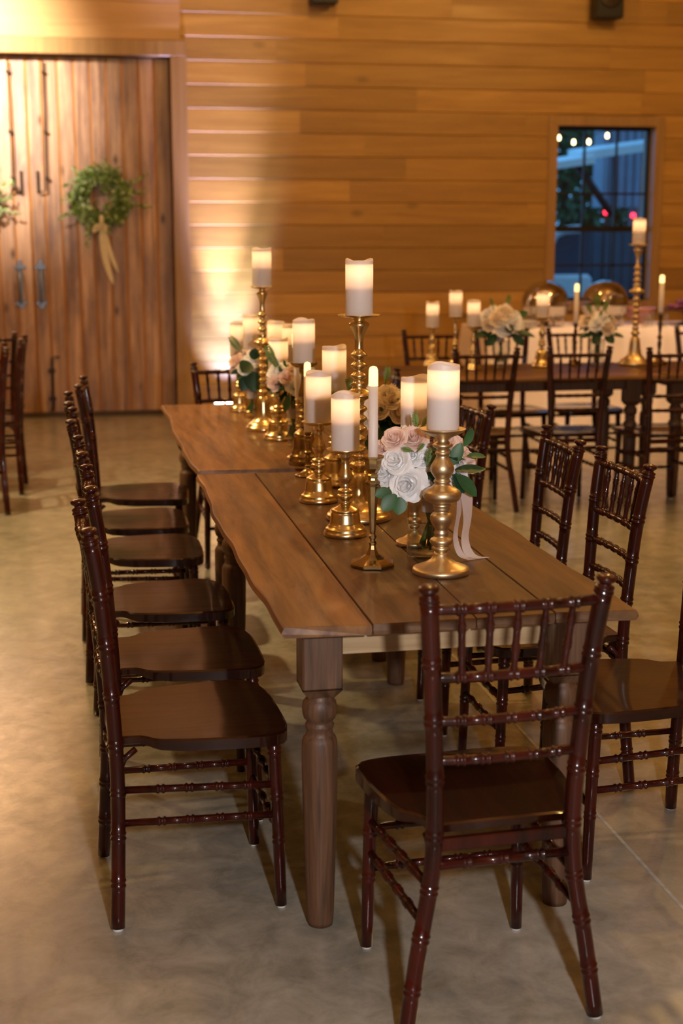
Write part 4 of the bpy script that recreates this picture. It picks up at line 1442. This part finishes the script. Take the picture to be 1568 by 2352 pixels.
# cloth
cl = MB()
per = []
Wd, Dp = bx1 - bx0, by1 - by0
n = 150
for k in range(n + 1): per.append((Wd * k / n, 0, 0, -1))
for k in range(1, 40): per.append((Wd, Dp * k / 40, 1, 0))
per2 = [(0, Dp * (1 - k / 40), -1, 0) for k in range(1, 40)]
for k in range(n + 1): per.append((Wd * (1 - k / n), Dp, 0, 1))
per += per2
rnd = random.Random(8)
phs = [rnd.uniform(0, 6) for _ in range(6)]
vs = []
lv = [(bz, 0), (bz - .004, .004), (bz - .1, .010), (.45, .02), (.2, .03), (.015, .035)]
for (zz, o) in lv:
    for i, (x, y, nx, ny) in enumerate(per):
        s = (x + y) * 1.0
        fold = (math.sin(s * 9 + phs[0]) + .6 * math.sin(s * 17 + phs[1]) + .35 * math.sin(s * 31 + phs[2])) * .028 * (1 - zz / bz) ** .7
        vs.append((x + nx * (o + fold), y + ny * (o + fold), zz))
K = len(per)
fs = [tuple(range(K))]
for a in range(len(lv) - 1):
    for i in range(K):
        j = (i + 1) % K
        fs.append((a * K + j, a * K + i, (a + 1) * K + i, (a + 1) * K + j))
cl.add(vs, fs, .5, True)
ob = cl.build('tablecloth', M['cloth'])
ob.location = (bx0, by0, .0)
tag(ob, 'floor-length cream cloth draped over the buffet table', 'tablecloth')
BZ = bz + .001


def chafer(x, y, label, tilt):
    t = thing('chafing_dish', label, 'chafing dish', (x, y, BZ), 0, 'chrome chafing dishes on the buffet')
    m = MB()
    for a in range(4):
        q = a * PI / 2 + PI / 4
        m.tube([(math.cos(q) * .17, math.sin(q) * .17, .009), (math.cos(q) * .15, math.sin(q) * .15, .10), (math.cos(q) * .18, math.sin(q) * .18, .17)], .009, 8)
    m.lathe([(.165, .06), (.172, .066), (.165, .072)], seg=32, cap=False)
    m.build('stand', M['chrome'], t)
    m = MB(); m.lathe([(.05, .075), (.15, .085), (.185, .12), (.19, .165), (.205, .172), (.207, .18), (.19, .18), (.17, .13), (.001, .12)], seg=48, cap=False); m.build('water_pan', M['chrome'], t)
    m = MB()
    mt = Matrix.Translation((0, .0, .185)) @ Matrix.Rotation(R(tilt), 4, 'Y')
    prof = [(.200, 0), (.203, .004)] + [(.198 * math.cos(a * PI / 2 / 12), .198 * math.sin(a * PI / 2 / 12)) for a in range(1, 12)] + [(.004, .198)]
    m.lathe(prof, seg=48, cap=False, mtx=mt)
    lid = m.build('roll_top_lid', M['chrome'], t)
    hm = MB(); hm.tube([mt @ Vector((-.06, -.185, .08)), mt @ Vector((-.05, -.225, .09)), mt @ Vector((.05, -.225, .09)), mt @ Vector((.06, -.185, .08))], .008, 8); hm.build('lid_handle', M['chrome'], lid)
    m = MB(); m.lathe([(.03, 0), (.035, .04), (.02, .045)], seg=16); m.build('burner', M['darkbrass'], t)
    return t


chafer(3.90, 11.42, 'chrome round chafing dish with domed lid, left one on the buffet', -10)
chafer(4.42, 11.42, 'chrome round chafing dish with domed lid, right one below the window', 12)

pl = None
for k in range(7):
    m = MB(); m.lathe([(.07, 0), (.08, .002), (.125, .012), (.135, .016), (.133, .018), (.08, .006), (.001, .005)], seg=36, cap=False)
    if pl is None: o = m.build('dinner_plate', M['china']); pl = o
    else: o = pl.copy(); COL.objects.link(o)
    o.location = (3.62, 11.24, BZ + k * .0075)
    tag(o, 'ivory plate %s the stack left of the chafing dishes' % (['at the bottom of', 'within', 'topmost of'][(k > 0) + (k == 6)]), 'plate', 'stacked plates on the buffet')
gl = None
for i, (x, y) in enumerate(((4.70, 11.22), (4.78, 11.30), (4.86, 11.20))):
    m = MB(); m.lathe([(.001, 0), (.028, 0), (.033, .11), (.0315, .11), (.027, .006), (.001, .006)], seg=24, cap=False)
    if gl is None: o = m.build('water_glass', M['glass']); gl = o
    else: o = gl.copy(); COL.objects.link(o)
    o.location = (x, y, BZ)
    tag(o, ['clear water glass on the buffet, nearest the right chafing dish', 'clear water glass on the buffet, middle of three', 'clear water glass on the buffet, third from the right chafing dish'][i], 'glass', 'water glasses on the buffet')
# pedestal platter with fruit
pt = thing('pedestal_platter', 'dark pedestal platter holding plum-coloured fruit at the right picture edge', 'platter', (5.15, 11.40, BZ))
m = MB(); m.lathe([(.09, 0), (.095, .01), (.03, .03), (.022, .08), (.05, .11), (.20, .125), (.23, .135), (.225, .14), (.05, .13), (.001, .13)], seg=40, cap=False); m.build('stand', M['darkbrass'], pt)
rnd = random.Random(77)
pb = None
for k in range(20):
    a = k * 2.4; r_ = .17 * math.sqrt((k + .5) / 14) if k < 14 else .085 * math.sqrt((k - 13.5) / 6) + .01
    zz = BZ + .135 + .024 + (.036 if k > 13 else 0)
    m = MB(); m.sphere((0, 0, 0), .026, 12, 8, (1, 1, .92))
    if pb is None: o = m.build('plum', M['purple']); pb = o
    else: o = pb.copy(); COL.objects.link(o)
    o.location = (5.15 + r_ * math.cos(a), 11.40 + r_ * math.sin(a), zz)
    tag(o, ['plum-coloured fruit in the bottom layer on the dark pedestal platter', 'plum-coloured fruit in the upper layer of the heap on the dark pedestal platter'][k > 13], 'fruit', 'fruit on the pedestal platter')
bw = thing('serving_bowl', 'wide pinkish serving bowl between the chafing dishes and the platter', 'bowl', (4.80, 11.60, BZ))
m = MB(); m.lathe([(.05, 0), (.055, .01), (.04, .02), (.09, .06), (.14, .12), (.15, .14), (.146, .14), (.085, .066), (.001, .04)], seg=36, cap=False); m.build('bowl_body', plain('rose_glaze', (.42, .18, .16), .3), bw)

# ================================================================== FIXTURES
ul = thing('uplight', 'small black floor uplight glowing at the wall behind the far end chair', 'light', (1.345, 12.15, 0))
m = MB()
m.bbox(-.16, .16, -.05, .06, .03, .13, .008); m.build('housing', M['black'], ul)
m = MB(); m.tube([(-.17, 0, .0), (-.17, 0, .1)], .006, 6); m.tube([(.17, 0, .0), (.17, 0, .1)], .006, 6); m.bbox(-.18, .18, -.06, .06, 0, .012, .003); m.build('floor_bracket', M['black'], ul)
for k in range(3):
    m = MB(); m.lathe([(.036, 0), (.038, .006), (.02, .014), (.001, .016)], (-.10 + k * .10, .005, .130), 18, False); m.build('lens', M['lens'], ul)
lamp('uplight_beam_high', 'SPOT', (1.30, 12.20, .20), 1900, (.52, .48, .85), .03, (1.30, 12.62, 3.2), 27, 1.0)
lamp('uplight_beam_middle', 'SPOT', (1.38, 12.14, .18), 400, (.30, .37, 1.0), .03, (1.38, 12.55, 1.5), 42, .9)
lamp('uplight_beam_low', 'SPOT', (1.38, 12.04, .18), 150, (.30, .40, 1.0), .03, (1.37, 12.50, .62), 62, .9)
lamp('uplight_beam_right', 'SPOT', (1.44, 12.20, .20), 150, (.72, 1.0, .60), .03, (1.58, 12.62, 2.2), 24, 1.0)


def wall_box(x0, x1, z0, label):
    t = thing('wall_speaker', label, 'speaker', ((x0 + x1) / 2, YW - .02, z0), 0, 'black boxes high on the back wall')
    w = (x1 - x0) / 2
    m = MB(); m.bbox(-w, w, -.21, -.03, 0, .36, .01); m.build('cabinet', M['black'], t)
    m = MB(); m.box(-.05, .05, -.03, .02, .12, .24); m.build('wall_bracket', M['iron'], t)
    m = MB(); m.lathe([(.001, 0), (w * .75, 0), (w * .8, .004), (w * .7, .006), (.001, .012)], (0, -.21, .18), 28, False, mtx=Matrix.Rotation(PI / 2, 4, 'X')); m.build('grille', M['iron'], t)


wall_box(2.085, 2.31, 3.447, 'small black box high on the wall, at the top edge left of centre')
wall_box(4.585, 4.83, 3.395, 'small black box high on the wall, at the top edge above the window')
